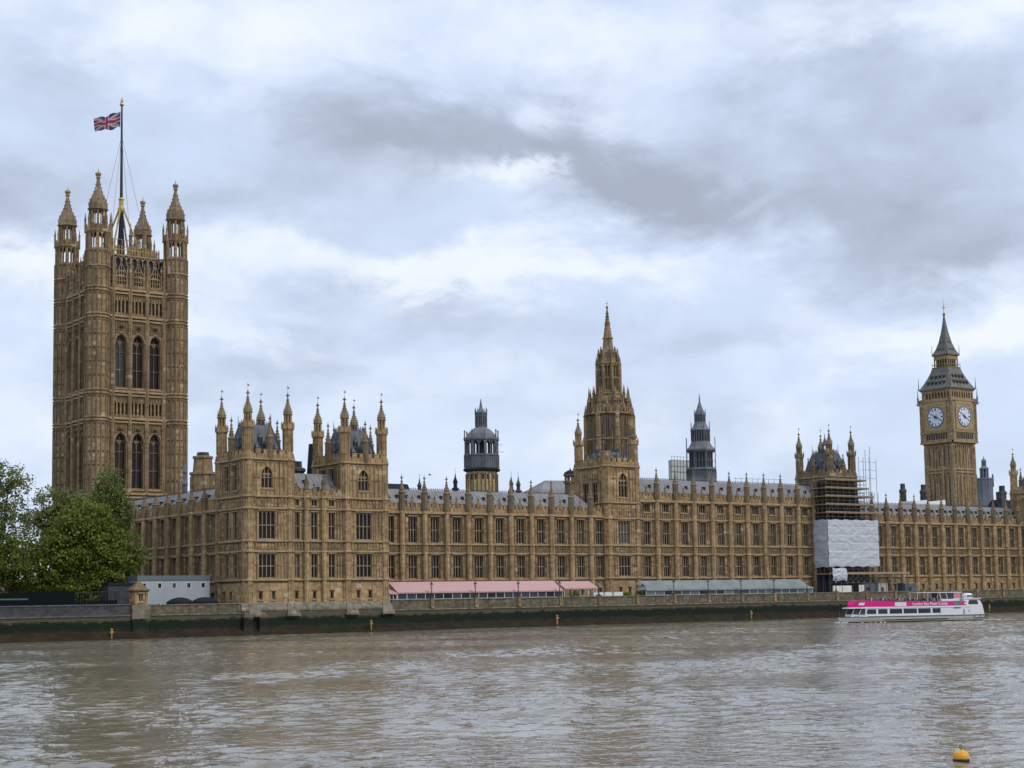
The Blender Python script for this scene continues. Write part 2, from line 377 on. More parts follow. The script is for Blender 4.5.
def place(name, me, parent, base, ang, s, d, z):
    c, sn = math.cos(ang), math.sin(ang)
    return part(name, me, parent, (base[0] + s * c + d * sn, base[1] + s * sn - d * c, z), ang)
def shaft_rings(mb, r, z0, z1, zs, n=8, cx=0, cy=0):
    mb.prism([(z0, r), (z1, r)], n, cx, cy)
    for z in zs: mb.prism([(z - .28, r + .04), (z - .12, r + .22), (z + .12, r + .22), (z + .25, r + .02)], n, cx, cy)
def oct_ribs(mb, r, z0, z1, w=.14, d=.1, n=8, cx=0, cy=0, per=1):
    """vertical ribs on the faces of an octagon: at each corner and per rib(s) within each face"""
    for i in range(n):
        a = 2 * math.pi * i / n; side = r * math.tan(math.pi / n)
        for k in range(-1, per + 1) if per else (-1,):
            t = side * ((k + 1) * 2 / (per + 1) - 1)
            px, py = cx + r * math.cos(a) - t * math.sin(a), cy + r * math.sin(a) + t * math.cos(a)
            i0 = len(mb.v); mb.box(-.04, d, -w / 2, w / 2, z0, z1)
            mb.xform(i0, Matrix.Translation((px, py, 0)) @ Matrix.Rotation(a, 4, 'Z'))
def oct_open(mb, r, z0, z1, post=.3, mid=.16, n=8, cx=0, cy=0, arch=True):
    """an open lantern stage: corner posts, a thin middle post to each face, arched heads"""
    k = 1 / math.cos(math.pi / n)
    for i in range(n):
        a = math.pi / n + 2 * math.pi * i / n
        x, y = cx + (r * k - post * .6) * math.cos(a), cy + (r * k - post * .6) * math.sin(a)
        i0 = len(mb.v); mb.box(-post / 2, post / 2, -post / 2, post / 2, z0, z1); mb.xform(i0, Matrix.Translation((x, y, 0)) @ Matrix.Rotation(a, 4, 'Z'))
        b = 2 * math.pi * i / n; side = r * math.tan(math.pi / n)
        if mid:
            i0 = len(mb.v); mb.box(-mid, 0, -mid / 2, mid / 2, z0, z1); mb.xform(i0, Matrix.Translation((cx + (r - .05) * math.cos(b), cy + (r - .05) * math.sin(b), 0)) @ Matrix.Rotation(b, 4, 'Z'))
        if arch:
            hh = side * .75; ts = (-side, 0, side) if mid else (-side, side)
            for q in range(len(ts) - 1):
                t0, t1 = ts[q], ts[q + 1]; tm = (t0 + t1) / 2
                i0 = len(mb.v)
                for s0 in (t0, t1):
                    mb.faces([(-.2, s0, z1 - hh), (-.2, s0, z1), (-.2, tm, z1), (-.05, s0, z1 - hh), (-.05, s0, z1), (-.05, tm, z1)], [(0, 1, 2), (5, 4, 3), (0, 2, 5, 3), (0, 3, 4, 1)])
                mb.xform(i0, Matrix.Translation((cx + r * math.cos(b), cy + r * math.sin(b), 0)) @ Matrix.Rotation(b, 4, 'Z'))
def finial(mb, z, h, r=.12):
    mb.prism([(z, r * .6), (z + h * .25, r * .5), (z + h * .32, r * 1.7), (z + h * .45, r * 1.9), (z + h * .52, r * .5), (z + h * .62, r * 1.1), (z + h * .7, r * .35), (z + h, .015)], 6)
def vane_mesh(h=1.1):
    v = MB(mat('vane metal', (.16, .12, .05), .5, metal=.4)); v.tube((0, 0, 0), (0, 0, h), .03, .02, 5); v.box(-.02, .3, -.012, .012, h * .6, h * .85); v.box(-.22, 0, -.014, .014, h * .68, h * .76); v.ball((0, 0, h), .07, 4, 6); return v.mesh('weather_vane')
VANE = vane_mesh()
def pinnacle_mesh(h=7.4, r=.56, stone=None):
    """slender octagonal pinnacle standing on a buttress: panelled shaft, cornice, crocketed ogee, finial"""
    b = MB(STONE_PIN if stone in (None, STONE) else stone)
    b.prism([(0, r), (h * .48, r)]); oct_ribs(b, r, .1, h * .46, .1, .06)
    b.prism([(h * .46, r + .02), (h * .485, r + .15), (h * .51, r + .15), (h * .53, r * .86)])
    b.prism([(h * .53, r * .86), (h * .60, r * .8), (h * .66, r * .55), (h * .74, r * .33), (h * .84, r * .2)])
    for i in range(8):
        a = 2 * math.pi * (i + .5) / 8
        for t, rr in ((.57, .95), (.64, .72), (.71, .45), (.78, .32)):
            x, y = r * rr * math.cos(a), r * rr * math.sin(a); b.box(x - .06, x + .06, y - .06, y + .06, h * t, h * t + .16)
    finial(b, h * .82, h * .18, .13); return b.mesh('pinnacle')
def buttress_mesh(zb, zt, bands, w=1.1, d=.8, stone=None):
    b = MB(STONE_B if stone in (None, STONE) else stone); hw = w / 2
    def out(k=0): return [(-hw - k, .05), (-hw - k, -d * .62), (-hw * .55, -d - k), (hw * .55, -d - k), (hw + k, -d * .62), (hw + k, .05)]
    b.poly(out(), zb, zt); b.poly(out(.14), zb, zb + 1.0)
    for z in bands: b.poly(out(.13), z - .17, z + .17)
    zz = sorted([zb + 1.0, *bands, zt])
    for a, c in zip(zz, zz[1:]):
        if c - a > 1.2:
            for x in (-.19, .19): b.box(x - .055, x + .055, -d - .05, -d + .02, a + .3, c - .35)
            if c - a > 3:
                b.poly(out(.06), (a + c) / 2 - .08, (a + c) / 2 + .08)
        if .8 < c - a < 2.5:
            k = b.m; b.use(RECESS_SHADE); b.box(-.2, .2, -d - .03, -d + .02, a + .35, c - .3); b.m = k; b.box(-.09, .09, -d - .14, -d, a + .4, c - .55)  # niche drawn as a dark inset, its shade put in the colour
    return b.mesh('buttress')
def gable_mesh(stone=None):
    """small crocketed gable on the parapet, one to a bay"""
    b = MB(STONE_PIN if stone in (None, STONE) else stone); b.box(-.42, .42, -.1, .3, 0, .55)
    b.faces([(-.48, -.14, .55), (.48, -.14, .55), (0, -.14, 1.2), (-.48, .34, .55), (.48, .34, .55), (0, .34, 1.2)], [(0, 1, 2), (5, 4, 3), (0, 2, 5, 3), (1, 4, 5, 2), (0, 3, 4, 1)])
    i0 = len(b.v); finial(b, 1.1, 1.3, .14); b.xform(i0, Matrix.Translation((0, .1, 0)))
    return b.mesh('parapet_gable')

# ---------------------------------------------------------------- ranges (long wings)
S_LOW, S_MID1, S_MID2 = 9.75, 15.15, 16.95
def build_range(t, base, ang, L, depth, zpar, ridge, butts, wins, attic=False, stone=None, ww=2.05, ridge_in=6.0, pin_h=7.4, hipL=False, hipR=False, zb=5.0, lights=3, par_h=1.6, gables=True):
    """base: local origin in t's space. zpar: top string course under the battlements."""
    st = stone or STONE
    fl = [(10.05, 4.65), (17.2, 5.25)] + ([(24.55, 1.95)] if attic else [])
    ops = []
    for s in wins:
        ops.append((s - .45, s + .45, 6.2, 7.7))
        for z, h in fl: ops.append((s - ww / 2, s + ww / 2, z, z + h))
    w = MB(STONE_W if st is STONE else st); wall_front(w, 0, L, zb, zpar, ops, .6)
    # back, ends, flat behind the parapet
    w.face([(0, 0, zb), (0, 0, zpar), (0, depth, zpar), (0, depth, zb)]); w.face([(L, 0, zb), (L, depth, zb), (L, depth, zpar), (L, 0, zpar)])
    w.face([(0, depth, zb), (0, depth, zpar), (L, depth, zpar), (L, depth, zb)]); w.face([(0, 0, zpar), (L, 0, zpar), (L, depth, zpar), (0, depth, zpar)])
    zs = [(zb + .6, S_LOW - .3), (S_LOW + .3, S_MID1 - .3), (S_MID2 + .2, (22.75 if attic else zpar) - .3)] + ([(23.2, zpar - .3)] if attic else [])
    w.use(CARVE)
    for a, b in zs[1:]: ribs(w, .1, L - .1, a, b, ops, .6, d=.14)
    carved(w, .1, L - .1, S_MID1 + .15, S_MID2 - .2)
    w.use(TRIM)
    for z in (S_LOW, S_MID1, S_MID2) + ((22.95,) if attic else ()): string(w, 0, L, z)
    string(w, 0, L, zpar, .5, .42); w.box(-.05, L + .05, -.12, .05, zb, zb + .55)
    w.use(st); battlement(w, 0, L, zpar + .25, zpar + .25 + par_h, step=1.0)
    part('wall', w, t, (base[0], base[1], 0), ang)
    for s in wins:
        for z, h in fl: put_window(t, base, ang, s, z, dict(w=ww, h=h, lights=lights, trans=1 if h > 3 else 0, rev=.6))
        put_window(t, base, ang, s, 6.2, dict(w=.9, h=1.5, lights=2, trans=0, rev=.6))
    bm_ = buttress_mesh(zb, zpar + .3, (S_LOW, S_MID1, S_MID2) + ((22.95,) if attic else ()) + (zpar,), stone=st)
    pm_ = pinnacle_mesh(pin_h, stone=st); gm = gable_mesh(st)
    for s in butts:
        place('buttress', bm_, t, base, ang, s, 0, 0); place('pinnacle', pm_, t, base, ang, s, .3, zpar + .3)
    for s in wins if gables else (): place('parapet_gable', gm, t, base, ang, s, .0, zpar + 1.35)
    r = MB(ROOF); y0, z0 = 1.2, zpar + .3; y1 = ridge_in; y2, y3 = depth - ridge_in if depth - ridge_in > y1 + .5 else y1 + .6, depth - .8
    xl = 4 if hipL else .05; xr = L - 4 if hipR else L - .05
    vs = [(.05, y0, z0), (L - .05, y0, z0), (xr, y1, ridge), (xl, y1, ridge), (xl, y2, ridge), (xr, y2, ridge), (L - .05, y3, z0), (.05, y3, z0)]
    r.faces(vs, [(0, 1, 2, 3), (3, 2, 5, 4), (4, 5, 6, 7), (0, 3, 4, 7), (1, 6, 5, 2)])
    sl = Vector((0, y1 - y0, ridge - z0)); nrm = Vector((0, -sl.z, sl.y)).normalized()
    n = round(L / .9)
    for i in range(1, n):
        x = L * i / n
        if xl < x < xr:
            a = Vector((x, y0, z0)); b_ = Vector((x, y1, ridge)); q = nrm * .07
            r.hexa([a + Vector((-.05, 0, 0)) - q, a + Vector((.05, 0, 0)) - q, b_ + Vector((.05, 0, 0)) - q, b_ + Vector((-.05, 0, 0)) - q], [a + Vector((-.05, 0, 0)) + q, a + Vector((.05, 0, 0)) + q, b_ + Vector((.05, 0, 0)) + q, b_ + Vector((-.05, 0, 0)) + q])
    r.use(IRON)
    for s in wins:
        for dx, tt in ((-1.1, .62), (1.1, .62), (0.1, .36)):
            p = Vector((s + dx, y0, z0)) + sl * tt
            if xl < p.x < xr: r.box(p.x - .2, p.x + .2, p.y - .35, p.y + .3, p.z - .15, p.z + .45); r.box(p.x - .28, p.x + .28, p.y - .42, p.y + .3, p.z + .45, p.z + .53)
    for i in range(round((xr - xl) / .55)):
        x = xl + .2 + i * .55; r.box(x, x + .09, y1 + .05, y1 + .12, ridge - .02, ridge + .42)
    r.box(xl, xr, y1 + .04, y1 + .13, ridge + .12, ridge + .2)
    part('roof', r, t, (base[0], base[1], 0), ang)

# ---------------------------------------------------------------- square towers with corner turrets
_turret = {}
def turret_mesh(zs, zg, ztip, rings, stone, r=.84, top=True, zb=5.0):
    """octagonal corner turret: shaft, gallery at zg, open stage, ogee cap, finial at ztip"""
    key = (zs, zg, ztip, tuple(rings), stone.name, r, top, zb)
    if key in _turret: return _turret[key]
    b = MB(stone); rb = r + .2
    shaft_rings(b, rb, zb, zs, rings); oct_ribs(b, rb, zb + 1, zs - .5, .14, .07)
    if not top:
        b.prism([(zs, r + .1), (zs + 1.9, r + .1)]); oct_ribs(b, r + .1, zs, zs + 1.8, .12, .07); b.prism([(zs + 1.8, r + .2), (zs + 2.1, r + .2)])
        _turret[key] = b.mesh('turret'); return _turret[key]
    b.prism([(zs, r), (zg, r)]); oct_ribs(b, r, zs + .3, zg - .4, .12, .08)
    b.prism([(zg - .5, r), (zg - .1, r + .28), (zg + .1, r + .28), (zg + .12, r + .2), (zg + .75, r + .2)])
    for i in range(8):
        a = 2 * math.pi * (i + .5) / 8; x, y = (r + .3) * math.cos(a), (r + .3) * math.sin(a)
        b.prism([(zg, .09), (zg + .9, .09), (zg + 1.35, .01)], 4, x, y)
    H = ztip - zg; zo0, zo1 = zg + .75, zg + H * .36
    b.prism([(zo0 - .1, r * .8), (zo0 + .15, r * .8)]); oct_open(b, r * .84, zo0, zo1, .24, 0, arch=True)
    b.use(CARVE); b.prism([(zo0, r * .28), (zo1, r * .28)]); b.use(stone)
    zc = zo1; hc = ztip - zc; b.use(STONE_PIN)
    b.prism([(zc - .06, r * .84), (zc + .15, r * .98), (zc + .32, r * .98), (zc + .34, r * .88), (zc + hc * .15, r * .86), (zc + hc * .27, r * .66), (zc + hc * .4, r * .40), (zc + hc * .53, r * .25), (zc + hc * .72, r * .17), (zc + hc * .74, r * .12)])
    for i in range(8):
        a = 2 * math.pi * (i + .5) / 8
        for t_, rr in ((.14, 1.0), (.24, .92), (.33, .66), (.42, .48), (.52, .33), (.62, .27)):
            x, y = r * rr * math.cos(a), r * rr * math.sin(a); b.box(x - .05, x + .05, y - .05, y + .05, zc + hc * t_, zc + hc * t_ + .16)
    finial(b, zc + hc * .72, hc * .28, .17)
    _turret[key] = b.mesh('turret'); return _turret[key]
def tower_faces(t, W, D, org, zb, zt, specs, strings_, bands, stone, rib=.62, rev=.55, merlon=1.5, panels=None):
    """four faces of a W x D tower; org = (x, y) of its south-east corner; specs: windows per face 'E','S','N','W' as
    lists of (centre, width, z, height, lights, trans, arched)"""
    w0, w1 = org
    frames = {'E': ((w0, w1), 0, W), 'S': ((w0, w1 + D), -math.pi / 2, D), 'N': ((w0 + W, w1), math.pi / 2, D), 'W': ((w0 + W, w1 + D), math.pi, W)}
    for k, (o, ang, L) in frames.items():
        sp = specs.get(k, []); ops = [(c - w / 2, c + w / 2, z, z + h, ar) for c, w, z, h, li, tr, ar in sp]
        b = MB(stone); wall_front(b, 0, L, zb, zt, ops, rev)
        b.use(STONE_W if stone is STONE else stone); zz = sorted([zb + .6, *strings_])
        for a, c in zip(zz, zz[1:]):
            if c - a > .8:
                if any(abs(a - q[0]) < .5 and abs(c - q[1]) < .5 for q in bands): carved(b, .1, L - .1, a + .2, c - .25)
                elif a > zb + 1: ribs(b, .15, L - .15, a + .25, c - .3, ops, rib if a < 24 else rib * 1.5, d=.15)
        b.use(TRIM)
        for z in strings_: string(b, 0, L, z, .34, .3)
        b.use(stone); battlement(b, .02, L - .02, zt, zt + 1.7, .4, merlon)
        part('wall', b, t, (o[0], o[1], 0), ang)
        for c, w, z, h, li, tr, ar in sp: put_window(t, o, ang, c, z, dict(w=w, h=h, lights=li, trans=tr, rev=rev, arched=ar))
def steep_roof(t, x0, x1, y0, y1, z0, z1, k=.42, mt=None, lantern=True):
    """steep truncated roof with iron cresting and little corner spikes"""
    r = MB(mt or ROOF); cx, cy = (x0 + x1) / 2, (y0 + y1) / 2; hx, hy = (x1 - x0) / 2, (y1 - y0) / 2
    a = [(x0, y0, z0), (x1, y0, z0), (x1, y1, z0), (x0, y1, z0)]; b = [(cx - hx * k, cy - hy * k, z1), (cx + hx * k, cy - hy * k, z1), (cx + hx * k, cy + hy * k, z1), (cx - hx * k, cy + hy * k, z1)]
    r.hexa(a, b)
    for q in range(4):
        A0, A1, B0, B1 = Vector(a[q]), Vector(a[(q + 1) % 4]), Vector(b[q]), Vector(b[(q + 1) % 4])
        r.tube(A0, B0, .13, .1, 5)
        for f_ in (.33, .66): r.tube(A0.lerp(A1, f_), B0.lerp(B1, f_), .06, .06, 4)
    r.use(IRON)
    for q in range(4):
        A, B = Vector(b[q]), Vector(b[(q + 1) % 4]); n = max(2, round((B - A).length / .5))
        for i in range(n): p = A.lerp(B, i / n); r.prism([(z1, .07), (z1 + (.9 if i else 2.2), .02)], 4, p.x, p.y)
        r.tube(A + Vector((0, 0, .35)), B + Vector((0, 0, .35)), .04, .04, 4)
    for q in range(4):   # lucarnes
        A0, A1, B0, B1 = Vector(a[q]), Vector(a[(q + 1) % 4]), Vector(b[q]), Vector(b[(q + 1) % 4])
        for f_, g_ in ((.22, .12), (.5, .2), (.78, .12), (.35, .5), (.65, .5)):
            p = A0.lerp(A1, f_).lerp(B0.lerp(B1, f_), g_); hh = 2.3 if g_ < .3 else 1.5
            r.use(mt or ROOF2); r.prism([(p.z - .5, .36), (p.z + hh * .45, .34), (p.z + hh * .5, .44), (p.z + hh, .06), (p.z + hh + .7, .015)], 4, p.x, p.y); r.use(IRON); r.box(p.x - .2, p.x + .2, p.y - .4, p.y + .4, p.z, p.z + hh * .34)
    part('roof', r, t)

# ================================================================ setting
def flat_grid(name, xs, ys, z, M, kind='structure'):
    X, Y = np.meshgrid(xs, ys); Z = z(X, Y) if callable(z) else np.full_like(X, z)
    co = np.stack([X, Y, Z], -1).reshape(-1, 3).astype(np.float32); nx, ny = len(xs), len(ys)
    i = (np.arange(ny - 1)[:, None] * nx + np.arange(nx - 1)[None, :]).reshape(-1)
    fa = np.stack([i, i + 1, i + nx + 1, i + nx], 1).astype(np.int32)
    me = bpy.data.meshes.new(name); me.vertices.add(len(co)); me.vertices.foreach_set('co', co.ravel())
    me.loops.add(fa.size); me.loops.foreach_set('vertex_index', fa.ravel())
    me.polygons.add(len(fa)); me.polygons.foreach_set('loop_start', np.arange(0, fa.size, 4, dtype=np.int32))
    me.materials.append(M); me.update(calc_edges=True); me.polygons.foreach_set('use_smooth', np.ones(len(fa), bool))
    o = bpy.data.objects.new(name, me); COL.objects.link(o); o['kind'] = kind; return o

W_SWELL, W_RIP, W_L1, W_L2, NWAVE, WSLOPE = .0, .04, .04, .04, 48, .0265
def water_material():
    M = bpy.data.materials.new('silty river water'); M.use_nodes = True; nt = M.node_tree; b = nt.nodes['Principled BSDF']; L = nt.links
    b.inputs['Base Color'].default_value = (.155, .122, .078, 1); b.inputs['Roughness'].default_value = .07; b.inputs['IOR'].default_value = 1.333
    geo = nt.nodes.new('ShaderNodeNewGeometry')
    def nz(scale, st, detail, rough=.55, kind='FBM', turn=0):
        """noise whose cells are st times longer across the wind than along it"""
        mp = nt.nodes.new('ShaderNodeMapping'); mp.vector_type = 'TEXTURE'; L.new(geo.outputs['Position'], mp.inputs[0]); mp.inputs['Rotation'].default_value = (0, 0, R(-34 + turn)); mp.inputs['Scale'].default_value = (st, 1, 1)
        n = nt.nodes.new('ShaderNodeTexNoise'); n.noise_type = kind; n.normalize = True if kind == 'FBM' else False; L.new(mp.outputs[0], n.inputs['Vector']); n.inputs['Scale'].default_value = scale; n.inputs['Detail'].default_value = detail; n.inputs['Roughness'].default_value = rough
        return n.outputs['Fac']
    def mul_add(a, k, b_):
        m_ = nt.nodes.new('ShaderNodeMath'); m_.operation = 'MULTIPLY_ADD'; L.new(a, m_.inputs[0])
        if isinstance(k, float): m_.inputs[1].default_value = k
        else: L.new(k, m_.inputs[1])
        if isinstance(b_, float): m_.inputs[2].default_value = b_
        else: L.new(b_, m_.inputs[2])
        return m_.outputs[0]
    def smooth(v, lo, hi, o0=0.0, o1=1.0):
        r_ = nt.nodes.new('ShaderNodeMapRange'); r_.interpolation_type = 'SMOOTHSTEP'; L.new(v, r_.inputs[0]); r_.inputs[1].default_value = lo; r_.inputs[2].default_value = hi; r_.inputs[3].default_value = o0; r_.inputs[4].default_value = o1; return r_.outputs[0]
    # gentle swell and ripple everywhere; isolated steep wavelets that come and go in patches
    swell = nz(.42, 1.0, 3, .55); rip = nz(1.9, 1.0, 2, .6, turn=24)
    wl1 = smooth(nz(.8, 1.0, 2, .5, turn=-12), .50, .72); wl2 = smooth(nz(1.35, 1.1, 2, .5, turn=20), .50, .72)
    patch = smooth(mul_add(nz(.13, 1.8, 3, .6, turn=10), .8, nz(.03, 1.5, 3, .6)), .72, 1.1, .25, 1.0)
    hgt = mul_add(swell, W_SWELL, mul_add(rip, W_RIP, 0.0)); wv = mul_add(wl1, W_L1, mul_add(wl2, W_L2, 0.0)); hgt = mul_add(wv, patch, hgt)
    bp = nt.nodes.new('ShaderNodeBump'); bp.inputs['Distance'].default_value = 1.0; bp.inputs['Strength'].default_value = 1.0
    ad = nt.nodes.new('ShaderNodeMath'); ad.operation = 'ADD'; L.new(hgt, ad.inputs[0]); ad.inputs[1].default_value = 0
    L.new(ad.outputs[0], bp.inputs['Height']); L.new(bp.outputs[0], b.inputs['Normal'])
    s = nz(.05, 2.4, 4, .6); mr = nt.nodes.new('ShaderNodeMapRange'); L.new(s, mr.inputs[0]); mr.inputs[1].default_value = .4; mr.inputs[2].default_value = .62
    mx = nt.nodes.new('ShaderNodeMix'); mx.data_type = 'RGBA'; L.new(mr.outputs[0], mx.inputs[0]); mx.inputs[6].default_value = (.158, .138, .096, 1); mx.inputs[7].default_value = (.215, .195, .15, 1); L.new(mx.outputs[2], b.inputs['Base Color'])
    return M
WATER = water_material()
def waves(X, Y):
    """short wind chop: many crossing wave trains with sharpened crests, rising and falling in patches"""
    rg = np.random.default_rng(5); Z = np.zeros_like(X)
    patch = np.zeros_like(X)
    for i in range(10):
        lam = rg.uniform(9, 60); th = rg.uniform(0, 6.28); patch += np.sin(2 * math.pi / lam * (X * math.cos(th) + Y * math.sin(th) * 1.6) + rg.uniform(0, 6.28)) * (lam / 60) ** .3
    patch = np.clip(1 + .24 * patch, .35, 1.9)
    for i in range(NWAVE):
        lam = .92 * (3.9 / .92) ** rg.uniform(0, 1); th = R(62) + rg.normal(0, .75); k = 2 * math.pi / lam
        ph = k * (X * math.cos(th) + Y * math.sin(th)) + rg.uniform(0, 6.28)
        # slow bending and grouping so that no train runs unbroken across the river
        q = rg.uniform(0, 6.28, 4); ph += 1.5 * np.sin(X * rg.uniform(.05, .2) + q[0]) + 1.5 * np.sin(Y * rg.uniform(.05, .2) + q[1]); grp = .6 + .4 * np.sin((X * math.sin(th) - Y * math.cos(th)) * rg.uniform(.3, .9) / lam * 2 + q[2] + np.sin(Y * .11 + q[3]))
        Z += WSLOPE * lam / (2 * math.pi) * grp * (np.exp(.9 * np.sin(ph)) - 1.21)
    return Z * patch * np.clip((-10.5 - Y) / 3, 0, 1)
xs = np.concatenate([[-2500, -900, -400, -220, -160], np.arange(-122, 258, .36), [300, 420, 800, 2500]]); ys = np.concatenate([[-700, -420, -320, -270], np.arange(-238, -150, .28), np.arange(-150, -9.9, .5), [-9.8]])
def wz(X, Y):
    Z = waves(X, Y); inn = (X > -121.9) & (X < 257.9) & (Y > -237.9); return np.where(inn, Z, 0)
flat_grid('water', xs, ys, wz, WATER)
GROUND = mat('park and yard ground', (.06, .075, .03), .95, var=(.10, .085, .06), scale=.08)
flat_grid('ground', np.array([-6000, -500, -100, 300, 1200, 7000.]), np.array([-9.2, 60, 400, 7000.]), 4.95, GROUND)
PAVE = mat('terrace paving', (.30, .27, .22), .85, var=(.22, .20, .16), scale=.6)
g = MB(PAVE); g.face([(29.8, -9.4, 5.0), (243, -9.4, 5.0), (243, .2, 5.0), (29.8, .2, 5.0)]); single('terrace', g, None, None, kind='structure')
MUD = mat('wet mud', (.020, .016, .010), .85, spec=.08, var=(.036, .029, .018), scale=.5, bump=.5, bscale=2)
ys_ = np.array([-12.6, -12.0, -11.4, -10.9, -10.45, -10.0, -9.7])
def mudz(X, Y):
    t = (Y + 12.6) / 2.6; return -.22 + 1.55 * np.clip(t, 0, 1) ** 1.25 + .13 * np.sin(X * .37 + Y * 2) * np.clip(t, 0, 1) + .1 * np.sin(X * 1.13 + 1.3 * Y)
flat_grid('foreshore', np.arange(-110, 300, .8), ys_, mudz, MUD)

# ---------------------------------------------------------------- river walls
def wall_material(name, a, b_):
    def tide(nt, geo, last):
        L = nt.links; sep = nt.nodes.new('ShaderNodeSeparateXYZ'); L.new(geo.outputs['Position'], sep.inputs[0])
        n = nt.nodes.new('ShaderNodeTexNoise'); L.new(geo.outputs['Position'], n.inputs['Vector']); n.inputs['Scale'].default_value = .55; n.inputs['Detail'].default_value = 8; n.inputs['Roughness'].default_value = .75
        h = nt.nodes.new('ShaderNodeMath'); h.operation = 'MULTIPLY_ADD'; L.new(n.outputs['Fac'], h.inputs[0]); h.inputs[1].default_value = 2.4; L.new(sep.outputs[2], h.inputs[2])
        def step(lo, hi):
            r_ = nt.nodes.new('ShaderNodeMapRange'); L.new(h.outputs[0], r_.inputs[0]); r_.inputs[1].default_value = lo; r_.inputs[2].default_value = hi; return r_.outputs[0]
        def mixc(f, A, B):
            x = nt.nodes.new('ShaderNodeMix'); x.data_type = 'RGBA'; L.new(f, x.inputs[0])
            for i, q in ((6, A), (7, B)):
                if isinstance(q, tuple): x.inputs[i].default_value = (*q, 1)
                else: L.new(q, x.inputs[i])
            return x.outputs[2]
        last = weather(.8, (.05, .045, .03), .28, .0)(nt, geo, last)
        # tide marks: bare wet stone, green weed, then the stone above high water with a grey film
        c = mixc(step(2.4, 3.0), (.034, .029, .018), (.007, .014, .006))
        c = mixc(step(4.1, 4.45), c, (.085, .075, .045)); return mixc(step(4.85, 5.7), c, last)
    return mat(name, a, .85, var=b_, scale=.6, extra=tide, bump=.6, bscale=1.6)
RWALL = wall_material('river wall granite', (.165, .138, .09), (.085, .074, .048))
GWALL = wall_material('grey granite', (.07, .07, .074), (.04, .04, .045))
COPE = mat('coping granite', (.225, .198, .145), .85, var=(.13, .115, .082), scale=.9, extra=weather(.8, (.06, .055, .038), .2, .1))
COPE_G = mat('grey coping', (.13, .13, .13), .85, var=(.07, .07, .075), scale=.8)
def river_wall(label, x0, x1, top, M, C, piers, pier_w=1.3, band=True):
    t = thing('river_wall', label, 'wall', (x0, -10, 0)); L = x1 - x0
    w = MB(M); w.hexa([(0, -.25, -1), (L, -.25, -1), (L, .8, -1), (0, .8, -1)], [(0, 0, 4.0), (L, 0, 4.0), (L, .8, 4.0), (0, .8, 4.0)]); w.box(0, L, .05, .6, 4.0, top - .2)
    for k in range(1, 11): w.box(.02, L - .02, -.268 + .025 * k * .9, .02, -.02 + .4 * k - .03, -.02 + .4 * k + .02)
    part('body', w, t)
    c = MB(C); c.box(.01, L - .01, -.08, .72, top - .2, top); 
    if band: c.box(.01, L - .01, -.16, .06, 3.86, 4.1)
    part('coping', c, t)
    pm = MB(STONE_D if C is COPE else C); pm.hexa([(-.32, -.3, 4.15), (.32, -.3, 4.15), (.32, .7, 4.15), (-.32, .7, 4.15)], [(-.45, -.2, 4.6), (.45, -.2, 4.6), (.45, .7, 4.6), (-.45, .7, 4.6)])
    pm.box(-.36, .36, -.18, .74, 4.6, top + .05); pm.box(-.48, .48, -.26, .8, top + .05, top + .22)
    pm = pm.mesh('pier')
    for x in piers: part('pier', pm, t, (x - x0, 0, 0))
    return t
LAMPX = [39.3, 49.7, 60.3, 70.9, 81.3, 91.8, 102.5, 112.7, 122.8, 133.3, 144.2, 154.1]
river_wall('grey granite embankment wall under the trees at the left edge', -110, -22.4, 5.95, GWALL, COPE_G, [])
river_wall('short pale stone river wall between the little stone hut and the corner pavilion', -19.0, -1.6, 5.8, RWALL, COPE, [])
river_wall('long stone terrace wall with weed below, under the awnings and the river front', 30.2, 262, 5.97, RWALL, COPE, LAMPX + [164.5, 175, 185.5, 196, 206.6, 217.4, 228, 238.6])
# the plinth under the corner pavilion, with its sloping stone feet
t = thing('river_wall', 'stone plinth with sloping feet rising from the river under the twin towered corner pavilion', 'wall', (-1.6, -10.2, 0))
w = MB(RWALL); w.box(0, 31.8, -.1, 1.4, -1, 4.3)
for k in range(1, 11): w.box(.02, 31.78, -.118, -.08, -.02 + .4 * k - .03, -.02 + .4 * k + .02)
part('body', w, t); w = MB(COPE); w.box(-.05, 31.85, -.22, .9, 4.3, 4.6); w.hexa([(-.05, -.1, 4.6), (31.85, -.1, 4.6), (31.85, 1.2, 4.6), (-.05, 1.2, 4.6)], [(.3, .7, 5.7), (31.5, .7, 5.7), (31.5, 1.2, 5.7), (.3, 1.2, 5.7)]); part('coping', w, t)
fm = MB(COPE); fm.hexa([(-1.3, -.75, 3.7), (1.3, -.75, 3.7), (1.3, 1, 3.7), (-1.3, 1, 3.7)], [(-.8, .2, 5.5), (.8, .2, 5.5), (.8, 1, 5.5), (-.8, 1, 5.5)]); fm.box(-1.35, 1.35, -.8, 1, 3.3, 3.7); fm = fm.mesh('foot')
for x in (2.4, 10.2, 22.6, 30.4): part('foot', fm, t, (x, 0, 0))
fm2 = MB(RWALL); fm2.box(-.9, .9, -.9, 0, -1, 3.3); fm2.hexa([(-.9, -.9, 3.3), (.9, -.9, 3.3), (.9, 0, 3.3), (-.9, 0, 3.3)], [(-.5, -.3, 4.1), (.5, -.3, 4.1), (.5, 0, 4.1), (-.5, 0, 4.1)]); fm2 = fm2.mesh('buttress')
for x in (.9, 4.0): part('buttress', fm2, t, (x, 0, 0))
